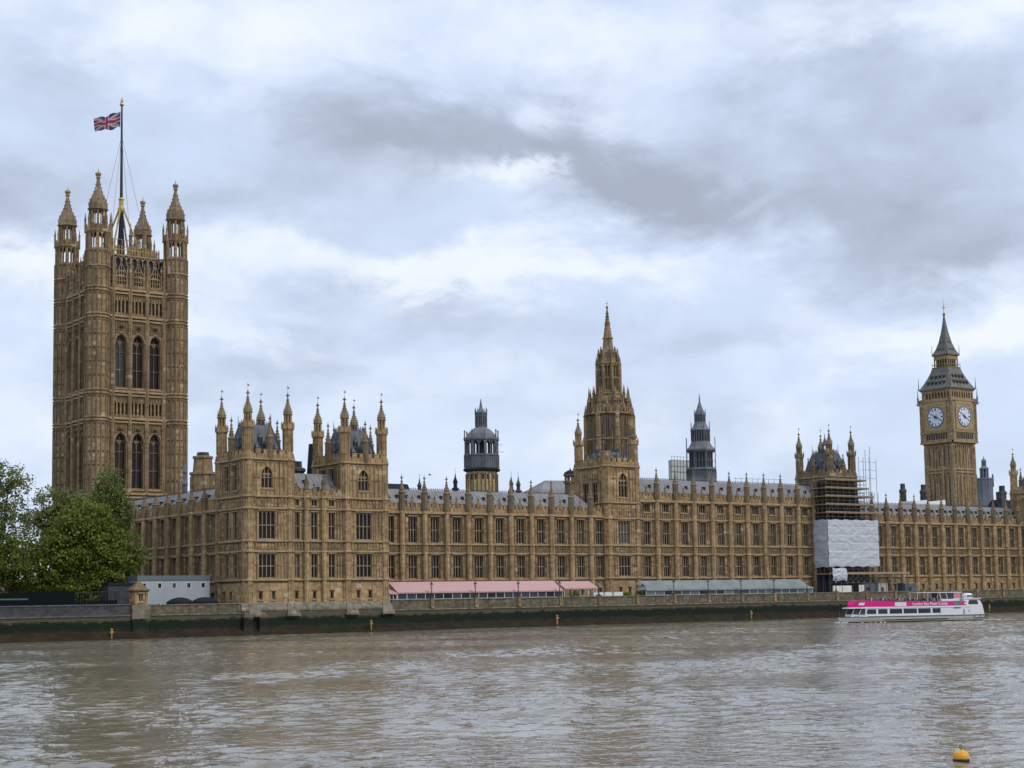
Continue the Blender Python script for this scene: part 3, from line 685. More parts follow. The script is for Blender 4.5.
# little stone hut
t = thing('stone_hut', 'small square stone hut with a pyramid roof at the end of the embankment wall', 'hut', (-20.75, -9.3, 0))
b = MB(COPE); b.box(-1.6, 1.6, -1.2, 1.6, 3.4, 5.7); b.use(RWALL); b.box(-1.55, 1.55, -1.1, 1.6, -1, 3.4)
b.use(STONE_W); i0 = len(b.v); wall_front(b, -1.15, 1.15, 5.7, 8.2, [(-.4, .4, 6.3, 7.6)], .3); b.xform(i0, Matrix.Translation((0, -1.0, 0)))
b.face([(-1.15, -1.0, 5.7), (-1.15, -1.0, 8.2), (-1.15, 1.2, 8.2), (-1.15, 1.2, 5.7)]); b.face([(1.15, -1.0, 5.7), (1.15, 1.2, 5.7), (1.15, 1.2, 8.2), (1.15, -1.0, 8.2)]); b.face([(-1.15, 1.2, 5.7), (-1.15, 1.2, 8.2), (1.15, 1.2, 8.2), (1.15, 1.2, 5.7)])
for x in (-1.03, 1.03): b.box(x - .18, x + .18, -1.1, -.8, 5.7, 8.0)
part('wall', b, t); o = put_window(t, (0, -1.0), 0, 0, 6.3, dict(w=.8, h=1.3, lights=2, trans=0, rev=.3))
b = MB(CARVE); b.prism([(8.0, 1.3), (8.2, 1.5), (8.4, 1.5), (8.42, 1.3), (9.7, .25), (9.8, .18), (10.0, .2), (10.4, .02)], 4, 0, .1); part('roof', b, t)

# ================================================================ the palace
# --- corner pavilion at the near end of the river front
STR = (9.9, 15.1, 17.0, 22.95, 25.15, 31.95)
BND = ((15.1, 17.0), (22.95, 25.15))
def pavilion_tower(label, x0, y0, W, D, win_c, zpar=31.95, ztip=44.75, stone=None, stumps=(), low=True, mids=True, extra=(), roofm=None, south=True, mid_tip=40.3, roofh=6.6, lantern=False, low_ne=None, upwin=None):
    st = stone or STONE; t = thing('corner_tower', label, 'tower', (x0, y0, 0))
    sp = {'E': [(win_c, 3.4, 10.2, 4.4, 4, 1, False), (win_c, 3.4, 17.3, 5.1, 4, 1, False), upwin or (win_c, 2.3, 26.6, 4.0, 3, 1, True), (win_c - 1.3, .7, 6.3, 1.5, 1, 0, False), (win_c + 1.3, .7, 6.3, 1.5, 1, 0, False)],
          'S': [(D * .36, 2.0, 10.2, 4.4, 2, 1, False), (D * .36, 2.0, 17.3, 5.0, 2, 1, False), (D * .64, 2.0, 10.2, 4.4, 2, 1, False), (D * .64, 2.0, 17.3, 5.0, 2, 1, False), (D * .36, 2.0, 26.3, 4.6, 2, 1, False), (D * .64, 2.0, 26.3, 4.6, 2, 1, False), (D * .5, .9, 6.3, 1.5, 1, 0, False), (D * .28, .9, 6.3, 1.5, 1, 0, False)]}
    dz = zpar - 31.95
    strs = [9.9, 15.1, 17.0, 22.95, 25.15 + dz * .5, zpar]
    tower_faces(t, W, D, (0, 0), 5.0, zpar, sp, strs, ((15.1, 17.0), (22.95, 25.15 + dz * .5)), st)
    zs = zpar + 1.2
    tm = turret_mesh(zs, zpar + (ztip - zpar) * .46, ztip, strs, st)
    for i, (x, y) in enumerate(((.75, .85), (W - .75, .85), (W - .75, D - .85), (.75, D - .85))):
        if i in stumps: part('turret', turret_mesh(zs, zpar + 5, ztip, strs, st, top=False), t, (x, y, 0)); continue
        if i == 1 and low_ne: part('turret', turret_mesh(zs, zpar + 5.2, low_ne, strs, st), t, (x, y, 0)); continue
        o = part('turret', tm, t, (x, y, 0)); part('weather_vane', VANE, o, (0, 0, ztip - .1))
    if mids:
        mp = pinnacle_mesh(mid_tip - zpar, .5, st)
        for x, y in ((W / 2, .1), (W / 2, D - .1), (.1, D * .5), (W - .1, D * .5)): part('pinnacle', mp, t, (x, y, zpar))
    steep_roof(t, 1.2, W - 1.2, 1.3, D - 1.3, zpar + .2, zpar + roofh, .55, roofm or ROOF2)
    if lantern:
        l = MB(ROOF2); cx, cy = W / 2, D / 2; z = zpar + roofh - .2
        l.prism([(z, .75), (z + .6, .75)], 8, cx, cy); l.prism([(z + 2.2, .8), (z + 2.4, .85), (z + 3.2, .45), (z + 4.2, .12), (z + 5.4, .02)], 8, cx, cy); oct_open(l, .7, z + .6, z + 2.2, .16, 0, cx=cx, cy=cy, arch=False)
        part('lantern', l, t)
    return t
PT1 = pavilion_tower('near corner tower of the river front, leftmost of the two pavilion towers, with four turrets', -.05, -8.95, 9.7, 12.4, 4.2)
PT2 = pavilion_tower('second tower of the near pavilion, standing right beside the end of the long pink awning', 20.3, -8.95, 9.7, 12.0, 4.35)
# link between them
t = thing('link_range', 'three bay stone range joining the two near pavilion towers, with a grey hipped roof', 'building', (9.65, -8.6, 0))
L = 10.65; wl_ = [.75, 4.5, 8.2]; ops = []
for s in wl_: ops += [(s - .68, s + .68, 10.2, 14.6), (s - .68, s + .68, 17.3, 22.3), (s - .35, s + .35, 6.3, 7.8), (s - .6, s + .6, 23.5, 24.7)]
w = MB(STONE); wall_front(w, 0, L, 5, 25.2, ops, .5); w.face([(0, 8, 5), (0, 8, 25.2), (L, 8, 25.2), (L, 8, 5)]); w.face([(0, 0, 25.2), (L, 0, 25.2), (L, 8, 25.2), (0, 8, 25.2)])
w.use(CARVE)
for a, c in ((10.2, 14.8), (17.3, 22.7), (23.1, 24.9)): ribs(w, .1, L - .1, a, c, ops, .6)
carved(w, .1, L - .1, 15.25, 16.8)
w.use(TRIM)
for z in (9.9, 15.1, 17.0, 22.95, 25.2): string(w, 0, L, z)
w.use(STONE); battlement(w, 0, L, 25.4, 26.7); part('wall', w, t)
for s in wl_:
    put_window(t, (0, 0), 0, s, 10.2, dict(w=1.36, h=4.4, lights=2, trans=1)); put_window(t, (0, 0), 0, s, 17.3, dict(w=1.36, h=5.0, lights=2, trans=1)); put_window(t, (0, 0), 0, s, 6.3, dict(w=.7, h=1.5, lights=1, trans=0)); put_window(t, (0, 0), 0, s, 23.5, dict(w=1.2, h=1.2, lights=2, trans=0))
bmesh_ = buttress_mesh(5, 26.4, (9.9, 15.1, 17.0, 22.95, 25.2), .9, .7); gm = gable_mesh()
for s in (2.65, 6.35): part('buttress', bmesh_, t, (s, 0, 0))
pmm = pinnacle_mesh(3.0, .36)
for s in (2.65, 6.35): part('pinnacle', pmm, t, (s, -.3, 26.4))
for s in wl_: part('parapet_gable', gm, t, (s, 0, 25.9))
r = MB(ROOF); r.faces([(0, .9, 25.4), (L, .9, 25.4), (L, 5.2, 30), (0, 5.2, 30), (0, 8, 27), (L, 8, 27)], [(0, 1, 2, 3), (3, 2, 5, 4)])
for i in range(1, 12): x = L * i / 12; r.tube((x, .9, 25.42), (x, 5.2, 30.02), .05, .05, 4)
r.use(IRON)
for x, k in ((2, .3), (4.2, .6), (6.4, .3), (8.4, .6)): p = Vector((x, .9, 25.4)).lerp(Vector((x, 5.2, 30)), k); r.box(x - .22, x + .22, p.y - .4, p.y + .3, p.z - .2, p.z + .5)
part('roof', r, t)

# --- south front running back towards the great tower
bs = [3.9 + 5.62 * k for k in range(0, 12)]
SL = 74 - 3.0
t = thing('south_front', 'long south facing wing running back from the corner pavilion, behind the grey cabin', 'building', (.55, 3.2, 0))
# local x runs from the far (west) end towards the river
sbut = [SL - (6.9 - 3.2 + 2.0 + 5.62 * k) for k in range(0, 12)]
swin = [s + 2.81 for s in sbut]
build_range(t, (0, SL), -math.pi / 2, SL, 14, 23.1, 28.2, sbut, swin, ww=1.9, pin_h=4.6, par_h=1.9, gables=False)
# --- river front, three ranges
t = thing('river_range', 'river front wing behind the pink awnings, two tall storeys under a grey roof', 'building', (29.9, 0, 0))
build_range(t, (0, 0), 0, 62.2, 13.5, 23.3, 28.4, [33.3 + 5.403 * k - 29.9 for k in range(0, 11)], [31.2 - 29.9] + [36.0 + 5.403 * k - 29.9 for k in range(0, 10)] + [89.9 - 29.9], hipR=True)
t = thing('river_range', 'taller middle wing of the river front with an attic storey, behind the glass marquee', 'building', (100.6, 0, 0))
build_range(t, (0, 0), 0, 62.6, 14, 27.05, 32.5, [106.602 + 5.672 * k - 100.6 for k in range(0, 10)], [103.8 + 5.672 * k - 100.6 for k in range(0, 11)], attic=True)
t = thing('river_range', 'far wing of the river front beyond the white sheeting, below the clock tower', 'building', (172.6, 0, 0))
build_range(t, (0, 0), 0, 71.5, 13.5, 23.35, 28.6, [173.42 + 5.432 * k - 172.6 for k in range(0, 13)], [176.1 + 5.432 * k - 172.6 for k in range(0, 13)], hipL=True)
# --- towers of the river front
pavilion_tower('square river front tower before the central spire, with a turret cut short', 91.3, -1.0, 9.6, 11.2, 4.9, 34.5, 46.2, stumps=(0, 2), mids=False, roofh=3.4, low_ne=43.4, upwin=(4.9, 2.7, 27.6, 5.4, 3, 1, True))
pavilion_tower('square turreted tower of the river front half wrapped in scaffolding', 163.3, -1.0, 9.5, 11.8, 4.7, 34.55, 46.45, stone=STONE_D, roofh=6.2, lantern=True)
pavilion_tower('turreted tower of the far pavilion at the right edge', 243.9, -8.95, 10, 14.8, 4.6, 32.6, 44.3)

# --- Victoria style great square tower
V0 = (5.2, 75.4); VS = 19.1
t = thing('great_tower', 'tallest square stone tower with four corner turrets, flying the flag, at the left', 'tower', (V0[0] + VS / 2, V0[1] + VS / 2, 5))
zo = -5.0; hw = VS / 2 + .9
vs_ = [30.6, 47.8, 54.0, 71.4, 77.6]
wins_v = [(VS / 2 + k * 4.15, 2.75, 32.2, 12.6, 2, 2, True) for k in (-1, 0, 1)] + [(VS / 2 + k * 4.15, 2.75, 55.4, 12.2, 2, 2, True) for k in (-1, 0, 1)]
small = []
for z, h in ((49.1, 2.7), (72.6, 2.9)):
    for k in (-1, 0, 1):
        for q in range(4): c = VS / 2 + k * 4.15 + (q - 1.5) * .92; small.append((c - .27, c + .27, z, z + h))
vm = MB(STONE_T); ops = [(c - w_ / 2, c + w_ / 2, z, z + h, True) for c, w_, z, h, _, _, _ in wins_v]
wall_front(vm, 0, VS, 5, 78.6, ops + small, 1.1)
vm.use(VENTDARK)
for o_ in small: vm.box(o_[0] - .02, o_[1] + .02, .8, .9, o_[2] - .02, o_[3] + .02)
vm.use(CARVE); allops = ops + small
for a, c in zip([5.5] + vs_, vs_ + [78.4]):
    if c - a > 1.6: ribs(vm, 2.2, VS - 2.2, a + .6, c - .7, allops, .62, .15, .16)
vm.use(STONE_T)
for k in (-2, -1, 0, 1, 2):     # piers between the windows
    x = VS / 2 + k * 4.15 * .5 * (1 if abs(k) != 1 else 1)
for k in (-1.5, -.5, .5, 1.5):
    x = VS / 2 + k * 4.15; vm.poly([(x - .45, .05), (x - .45, -.35), (x, -.7), (x + .45, -.35), (x + .45, .05)], 30.8, 78.6)
    vm.prism([(78.6, .28), (84.0, .24), (84.2, .36), (84.4, .22), (86.6, .02)], 4, x, -.2)
vm.use(TRIM)
for c, w_, z, h, *_ in wins_v:    # hood moulds round the arches
    zs_, Lp, Rp = arch_pts(c - w_ / 2 - .28, c + w_ / 2 + .28, z + h + .4)
    pts = Lp + Rp[1:]
    for p, q in zip(pts, pts[1:]): vm.tube((p[0], -.12, p[1]), (q[0], -.12, q[1]), .13, .13, 4)
    vm.box(c - w_ / 2 - .2, c + w_ / 2 + .2, -.3, .05, z - .55, z - .25)
for z in vs_:
    string(vm, 0, VS, z + .35, .5, .5); string(vm, 0, VS, z - .45, .36, .36)
    vm.use(CARVE); carved(vm, 2, VS - 2, z - .35, z + .2, .6); vm.use(TRIM)
vm.use(CARVE)
for k in (-1, 0, 1):       # carved shields over the arches
    x = VS / 2 + k * 4.15
    for z in (45.9, 69.6): vm.box(x - .8, x + .8, -.3, .03, z - .5, z + .5); vm.ball((x, -.35, z), .5, 4, 6); vm.box(x - 1.5, x + 1.5, -.16, .03, z - .95, z - .7)
# pierced parapet with gables
vm.use(STONE_T); vm.box(1.9, VS - 1.9, -.05, .35, 78.6, 79.2)
n = 26
for i in range(n + 1):
    x = 2 + (VS - 4) * i / n; vm.box(x - .11, x + .11, 0, .25, 79.2, 81.1)
vm.box(1.9, VS - 1.9, -.06, .34, 80.0, 80.2); vm.box(1.9, VS - 1.9, -.08, .38, 81.0, 81.3)
for k in (-1, 0, 1):
    x = VS / 2 + k * 4.15
    for s_ in (-1, 1): vm.tube((x + s_ * 1.35, .1, 81.4), (x, .1, 84.4), .16, .13, 4); vm.prism([(79, .13), (83.0, .12), (83.1, .2), (84.6, .02)], 4, x + s_ * 1.45, 0)
    vm.box(x - .8, x + .8, .02, .2, 81.2, 81.5)
    for q in (-.55, 0, .55): vm.box(x + q - .09, x + q + .09, .02, .2, 81.5, 83.9 - abs(q) * 2.0)
    vm.box(x - .7, x + .7, .02, .2, 82.3, 82.5)
    i0 = len(vm.v); finial(vm, 84.2, 1.6, .16); vm.xform(i0, Matrix.Translation((x, .1, 0)))
vm.use(GOLD); 
vmesh = vm.mesh('wall')
for q in range(4):
    ang = q * math.pi / 2; c_, s_ = math.cos(ang), math.sin(ang); bx, by = -VS / 2, -hw
    o_ = (bx * c_ - by * s_, bx * s_ + by * c_)
    part('wall', vmesh, t, (o_[0], o_[1], zo), ang)
    if q in (0, 3):
        for c, w_, z, h, li, tr, ar in wins_v: put_window(t, o_, ang, c, z + zo, dict(w=w_, h=h, lights=li, trans=tr, rev=1.1, arched=True, frame=STONE_D))
    else:
        bb = MB(GLASS)
        for c, w_, z, h, *_ in wins_v: bb.box(c - w_ / 2 - .04, c + w_ / 2 + .04, 1.1, 1.2, z, z + h)
        part('pane', bb, t, (o_[0], o_[1], zo), ang)
vt = MB(STONE_T); r = 2.6
shaft_rings(vt, r, 5, 86.9, [30.6, 47.4, 48.15, 53.6, 54.35, 71, 71.75, 77.2, 77.95, 82.8]); 
vt.use(CARVE)
for a, c in ((31.2, 47), (48.6, 53.2), (54.8, 70.6), (72.2, 76.8), (78.4, 82.4), (83.2, 86.5)):
    oct_ribs(vt, r, a, c, .2, .12, per=1)
    nn = max(1, round((c - a) / 3.3))
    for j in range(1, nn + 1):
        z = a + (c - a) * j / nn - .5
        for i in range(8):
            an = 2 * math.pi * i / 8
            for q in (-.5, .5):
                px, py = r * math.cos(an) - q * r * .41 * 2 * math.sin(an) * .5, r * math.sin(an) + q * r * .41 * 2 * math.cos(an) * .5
                i0 = len(vt.v); vt.use(RECESS_SHADE); vt.box(-.05, .06, -.22, .22, z, z + .34); vt.use(CARVE); vt.xform(i0, Matrix.Translation((px, py, 0)) @ Matrix.Rotation(an, 4, 'Z'))  # dark slots paint the shade of recessed tracery heads
vt.use(STONE_T)
oct_open(vt, r, 86.9, 90.6, .62, .24); vt.prism([(90.6, r - .1), (90.75, r + .08), (91, r + .12), (91.3, r + .12)])
for i in range(16):
    a = 2 * math.pi * i / 16; x, y = (r + .02) * math.cos(a), (r + .02) * math.sin(a); vt.box(x - .1, x + .1, y - .1, y + .1, 91.3, 92.4)
for i in range(8):
    a = 2 * math.pi * (i + .5) / 8; x, y = (r + .2) * math.cos(a), (r + .2) * math.sin(a); vt.prism([(90.6, .17), (93.6, .17), (93.75, .24), (93.9, .15), (95.4, .01)], 4, x, y)
vt.prism([(91.3, 1.9), (92.6, 1.9)]); oct_open(vt, 1.86, 92.6, 95.9, .46, .17); vt.use(STONE_D); vt.prism([(95.85, 1.86), (96.05, 2.15), (96.4, 2.15), (96.45, 1.95), (97.4, 1.98), (98.4, 1.72), (99.3, 1.25), (100.4, .86), (101.6, .56), (103.0, .34), (103.6, .26)])
for i in range(8):
    a = 2 * math.pi * (i + .5) / 8
    for z, rr in ((97.4, 2.12), (98.4, 1.86), (99.3, 1.38), (100.2, 1.0), (101.1, .74), (102.0, .55)): x, y = rr * math.cos(a), rr * math.sin(a); vt.box(x - .08, x + .08, y - .08, y + .08, z, z + .25)
vt.use(GOLD if False else TRIM); vt.prism([(103.3, .28), (103.55, .5), (103.8, .5), (103.9, .34), (104.4, .66), (104.75, .6), (105.0, .28), (105.1, .1), (105.95, .02)], 8)
vtm = vt.mesh('turret')
for x, y in ((-1, -1), (1, -1), (1, 1), (-1, 1)): part('turret', vtm, t, (x * VS / 2, y * VS / 2, zo))
# iron roof, gilt crown
rf = MB(ROOF_D); k = VS / 2 - .7; k2 = 7.7
rf.hexa([(-k, -k, 78.6), (k, -k, 78.6), (k, k, 78.6), (-k, k, 78.6)], [(-k2, -k2, 85.6), (k2, -k2, 85.6), (k2, k2, 85.6), (-k2, k2, 85.6)])
rf.hexa([(-k2, -k2, 85.6), (k2, -k2, 85.6), (k2, k2, 85.6), (-k2, k2, 85.6)], [(-6.6, -6.6, 86.9), (6.6, -6.6, 86.9), (6.6, 6.6, 86.9), (-6.6, 6.6, 86.9)]); kc = 6.6
for q in range(4):
    i0 = len(rf.v)
    for i in range(1, 15): a = -1 + 2 * i / 15; rf.tube((a * k, -k - .02, 78.6), (a * k2, -k2 - .02, 85.6), .1, .1, 4)
    rf.use(GOLD)
    rf.box(-kc - .2, kc + .2, -kc - .25, -kc - .1, 86.7, 87.0); rf.box(-kc - .2, kc + .2, -kc - .2, -kc - .12, 88.2, 88.34)
    for i in range(21): x = -kc + 2 * kc * i / 20; rf.prism([(86.9, .07), (88.8, .05), (89.3, .01)], 4, x, -kc - .15)
    rf.use(TRIM)
    for i in range(12):
        x = -k2 + .3 + (2 * k2 - .6) * i / 11; rf.tube((x, -k2 - .3, 84.2), (x, -k2 - .3, 86.2), .12, .1, 4)
        if i < 11: xm = x + (2 * k2 - .6) / 22; rf.tube((x, -k2 - .3, 85.6), (xm, -k2 - .3, 86.5), .12, .1, 4); rf.tube((xm, -k2 - .3, 86.5), (x + (2 * k2 - .6) / 11, -k2 - .3, 85.6), .1, .12, 4)
    rf.box(-k2, k2, -k2 - .45, -k2 - .15, 86.45, 86.75)
    rf.use(ROOF_D); rf.xform(i0, Matrix.Rotation(q * math.pi / 2, 4, 'Z'))
rf.prism([(86.9, .8), (91, .65), (96, .4), (99, .32)], 4, 0, 0, math.pi / 4)
part('roof', rf, t, (0, 0, zo))
cw = MB(GOLD); 
for x, y in ((-1, -1), (1, -1), (1, 1), (-1, 1)):
    a = [Vector((x * 3.3, y * 3.3, 87)), Vector((x * 2.6, y * 2.6, 91.6)), Vector((x * 1.5, y * 1.5, 95.6)), Vector((x * .35, y * .35, 99.6))]
    for p, q in zip(a, a[1:]): cw.tube(p, q, .25, .22, 5)
    for p in a[1:3]: cw.ball(p, .24, 4, 6)
    cw.use(STONE_D); cw.prism([(86.9, .42), (94.2, .38), (94.4, .55), (94.7, .36), (97.6, .02)], 8, x * 4.2, y * 4.2); cw.use(GOLD)
for z, s_ in ((89.6, 4.0), (91.4, 3.4)):
    for q in range(4):
        i0 = len(cw.v); cw.use(TRIM); cw.tube((-s_, -s_, z), (s_, -s_, z), .1, .1, 4)
        for i in range(7): x = -s_ + 2 * s_ * i / 6; cw.tube((x, -s_, z), (x, -s_, z - 1.4), .1, .1, 4)
        cw.use(GOLD)
        cw.xform(i0, Matrix.Rotation(q * math.pi / 2, 4, 'Z'))
cw.prism([(98.6, .55), (99.2, .75), (99.8, .75), (100.2, .5), (101.6, .48), (101.9, .62), (102.3, .4)], 8)
part('crown', cw, t, (0, 0, zo))
PX, PYY = V0[0] + VS / 2, V0[1] + VS / 2
t = thing('flagpole', 'tall dark flagpole with stay wires on the roof of the great tower', 'flagpole', (PX, PYY, 100))
b = MB(IRON); b.tube((0, 0, 0), (0, 0, 24.6), .38, .2, 10); part('pole', b, t)
b = MB(GOLD); b.ball((0, 0, 25.1), .5, 6, 8); b.prism([(25.5, .2), (25.9, .28), (26.9, .02)], 6); part('ball', b, t)
b = MB(mat('steel wire', (.22, .22, .24), .5))
for x, y in ((-1, -1), (1, -1), (1, 1), (-1, 1)): b.tube((0, 0, 17.5), (x * 3.9, y * 3.9, -6.0), .045, .045, 4)
part('stay_wires', b, t)
# the flag: bands of the union flag as face materials on a rippled cloth
FR, FW, FB = mat('red bunting', (.30, .045, .06), .8, spec=.1), mat('white bunting', (.42, .41, .43), .8, spec=.1), mat('blue bunting', (.05, .055, .13), .8, spec=.1)
def union(u, v):      # u 0..2 along the fly, v 0..1 up
    x, y = u - 1, v - .5
    if abs(x) < .1 or abs(y) < .1: return 0
    if abs(x) < .167 or abs(y) < .167: return 1
    s = y - x * .5 if x * y > 0 else y + x * .5
    d = s / math.hypot(1, .5)
    if abs(d) > .1: return 2
    lead = (d * (1 if y > 0 else -1)) * (1 if x < 0 else -1)
    return 0 if -.067 < lead < 0 else 1
fl = MB(FR, FW, FB); NU, NV = 84, 42
fd = Vector((-.80, .60, 0)); fnrm = Vector((.60, .80, 0))
def fp(i, j):
    u, v = i / NU, j / NV
    p = fd * (6.3 * u) + fnrm * (.62 * math.sin(u * 8.5 + v * 1.6) * (.25 + u)) + Vector((0, 0, -3.9 * (1 - v) - 1.55 * u ** 1.3 + .26 * math.sin(u * 8 + 1) + (.75 * u * (1 - v)) + .16 * math.sin(u * 15 + v * 3)))
    return p
fl.v = [tuple(fp(i, j)) for j in range(NV + 1) for i in range(NU + 1)]
for j in range(NV):
    for i in range(NU):
        a = j * (NU + 1) + i; fl.f.append((a, a + 1, a + NU + 2, a + NU + 1)); fl.mi.append(union(2 * (i + .5) / NU, (j + .5) / NV))
single('flag', fl.mesh('flag', True), 'red white and blue union flag blowing left from the tall flagpole', 'flag', (PX - .3, PYY + .2, 123.2))

# --- central octagonal spire
CX, CY = 129.6, 43
t = thing('central_spire', 'octagonal stone tower with a tapering spire, behind the middle of the river front', 'tower', (CX, CY, 5))
SD = STONE_CT; b = MB(SD)
b.prism([(5, 7.2), (34, 7.0), (38, 6.5)]); 
# main stage with tall windows
b.prism([(38, 5.9), (52.2, 5.7)], 8); b.use(CARVE); oct_ribs(b, 5.85, 38, 52, .2, .14, per=5)
b.use(TRIM if False else SD)
for i in range(8):
    a = 2 * math.pi * i / 8
    for q in (-1, 0, 1):
        for (z0, z1) in ((39.2, 51.0),):
            i0 = len(b.v); b.use(VENTDARK); ww_ = .42 if q == 0 else .2; b.box(-.12, .17, q * 1.5 - ww_, q * 1.5 + ww_, z0 + (1.5 if q == 0 else 3.5), z1 - (0 if q == 0 else 1.2)); b.use(SD)
            b.box(-.1, .26, q * 1.5 - .05, q * 1.5 + .05, z0, z1); b.box(-.1, .25, q * 1.5 - .42, q * 1.5 + .42, 45.3, 45.6)
            for e_ in (-1, 1): b.box(-.1, .34, q * 1.5 + e_ * (ww_ + .14) - .08, q * 1.5 + e_ * (ww_ + .14) + .08, z0, z1 + .4)
            b.xform(i0, Matrix.Translation((5.78 * math.cos(a), 5.78 * math.sin(a), 0)) @ Matrix.Rotation(a, 4, 'Z'))
    # corner buttresses with pinnacles
    a = 2 * math.pi * (i + .5) / 8; x, y = 6.35 * math.cos(a), 6.35 * math.sin(a)
    b.prism([(5, .75), (46, .7), (46.3, .85), (46.5, .6), (51.6, .55), (51.8, .72), (52, .5), (54.6, .04)], 8, x, y)
    x, y = 5.35 * math.cos(a), 5.35 * math.sin(a)
    b.prism([(50, .52), (55.2, .45), (55.4, .62), (55.7, .42), (59.4, .03)], 8, x, y)
    b.prism([(51.5, .3), (54.4, .26), (54.6, .38), (54.8, .24), (56.6, .02)], 8, 5.6 * math.cos(a + math.pi / 8), 5.6 * math.sin(a + math.pi / 8)); b.prism([(53.5, .3), (57.6, .26), (57.8, .36), (58, .22), (60, .02)], 8, 4.2 * math.cos(a), 4.2 * math.sin(a))
    # flying props up to the lantern
    p = Vector((5.2 * math.cos(a), 5.2 * math.sin(a), 53.6)); q = Vector((3.2 * math.cos(a), 3.2 * math.sin(a), 57.6)); b.tube(p, q, .3, .22, 4)
for z, r in ((38.2, 6.5), (45.6, 6.0), (52.2, 6.1)): b.prism([(z - .3, r - .1), (z - .1, r + .25), (z + .15, r + .25), (z + .3, r)])
for i in range(40):
    a = 2 * math.pi * i / 40; x, y = 6.05 * math.cos(a), 6.05 * math.sin(a); b.box(x - .2, x + .2, y - .2, y + .2, 52.4, 53.6)
b.prism([(52.2, 5.4), (54.2, 4.9), (55.8, 3.9), (57.3, 3.2)]); b.use(CARVE); oct_ribs(b, 4.2, 52.6, 56.2, .2, .5, per=3); b.use(SD)
part('octagon', b, t, (0, 0, -5))
b = MB(SD); b.prism([(57.2, 3.3), (57.5, 3.4), (57.9, 2.95), (58.6, 2.9)]); oct_open(b, 2.95, 58.6, 65.2, .9, .22)
for i in range(8):
    a = 2 * math.pi * i / 8; side = 2.95 * math.tan(math.pi / 8); i0 = len(b.v); b.box(-.3, 0, -side, side, 61.4, 61.9); b.xform(i0, Matrix.Translation((2.93 * math.cos(a), 2.93 * math.sin(a), 0)) @ Matrix.Rotation(a, 4, 'Z'))
    a = 2 * math.pi * (i + .5) / 8; b.prism([(57.4, .34), (65.2, .28), (65.4, .38), (65.6, .26), (67.4, .02)], 8, 3.2 * math.cos(a), 3.2 * math.sin(a))
b.prism([(58.6, .7), (65.2, .7)]); b.prism([(65.1, 2.7), (65.3, 3.0), (65.7, 3.0), (65.8, 2.35), (68.2, 1.85), (68.5, 1.95), (68.6, 1.5)])
b.use(CARVE); oct_ribs(b, 2.0, 65.8, 68.3, .2, .25, per=1); b.use(SD)
for i in range(8):
    a = 2 * math.pi * (i + .5) / 8; b.prism([(65.7, .3), (67.6, .26), (67.8, .36), (68, .22), (69.6, .02)], 6, 2.65 * math.cos(a), 2.65 * math.sin(a)); b.prism([(67.4, .22), (68.9, .2), (69, .26), (70.1, .02)], 6, 1.95 * math.cos(a), 1.95 * math.sin(a))
part('lantern', b, t, (0, 0, -5))
b = MB(SD); b.prism([(68.5, 1.42), (72, 1.1), (72.02, 1.32), (72.35, 1.32), (72.4, 1.06), (75.8, .6), (75.85, .75), (76.1, .7), (76.15, .56), (80, .16), (80.1, .28), (80.5, .3), (80.6, .12)])
for i in range(8):
    a = 2 * math.pi * (i + .5) / 8
    for j in range(13): z = 69 + j * .8; rr = 1.42 + (.3 - 1.42) * (z - 68.5) / 10.2; x, y = rr * 1.1 * math.cos(a), rr * 1.1 * math.sin(a); b.box(x - .06, x + .06, y - .06, y + .06, z, z + .2)
part('spire', b, t, (0, 0, -5)); b = MB(GOLD); b.tube((0, 0, 75.5), (0, 0, 77.2), .07, .04, 5); b.box(-.35, .35, -.04, .04, 76.2, 76.35); part('cross', b, t)

# --- clock tower
EX, EY = 323.6, 88.35
t = thing('clock_tower', 'clock tower with two white dials showing and a pointed iron roof, at the right', 'clock tower', (EX, EY, 5))
hs = 5.7; b = MB(STONE_B2); b.box(-hs, hs, -hs, hs, 5, 57.5)
for q in range(4):
    i0 = len(b.v); b.use(STONE_B2)
    for (a, c) in ((6, 26), (26.8, 46.6), (48.2, 56.2)):
        for g_ in (-1, 0, 1):
            x0 = g_ * 3.2 - 1.35
            for i in range(4): x = x0 + i * .9; b.box(x - .12, x + .12, -hs - .22, -hs + .05, a, c)
            b.use(VENTDARK)
            for i in (0, 2) if g_ else (1,): x = x0 + i * .9; b.box(x + .3, x + .6, -hs - .03, -hs + .05, a + 1.2, c - 1.2)
            b.use(STONE_B2); b.box(g_ * 3.2 - 1.4, g_ * 3.2 + 1.4, -hs - .26, -hs + .05, c - .05, c + .5)
    b.use(STONE_B2)
    for x in (-1.6, 1.6): b.box(x - .2, x + .32, -hs - .42, -hs + .05, 5, 56.5)
    b.use(TRIM)
    for z in (26.4, 47.0, 48.0): b.box(-hs - .5, hs + .5, -hs - .5, -hs + .05, z - .25, z + .25)
    b.xform(i0, Matrix.Rotation(q * math.pi / 2, 4, 'Z'))
b.use(STONE_B2)
for x, y in ((-1, -1), (1, -1), (1, 1), (-1, 1)): b.prism([(5, .85), (57, .85)], 8, x * (hs - .15), y * (hs - .15)); oct_ribs(b, .85, 6, 56, .13, .07, cx=x * (hs - .15), cy=y * (hs - .15))
part('shaft', b, t, (0, 0, -5))
hc = 6.9; b = MB(STONE_B2)
b.prism([(56.6, hs), (57.2, hs + .9), (57.8, hs + .95), (58.2, hc - .15)], 4, rot=math.pi / 4); b.prism([(58.2, hc - .15), (61, hc - .15), (61, hc - .25), (72, hc - .25)], 4, rot=math.pi / 4)
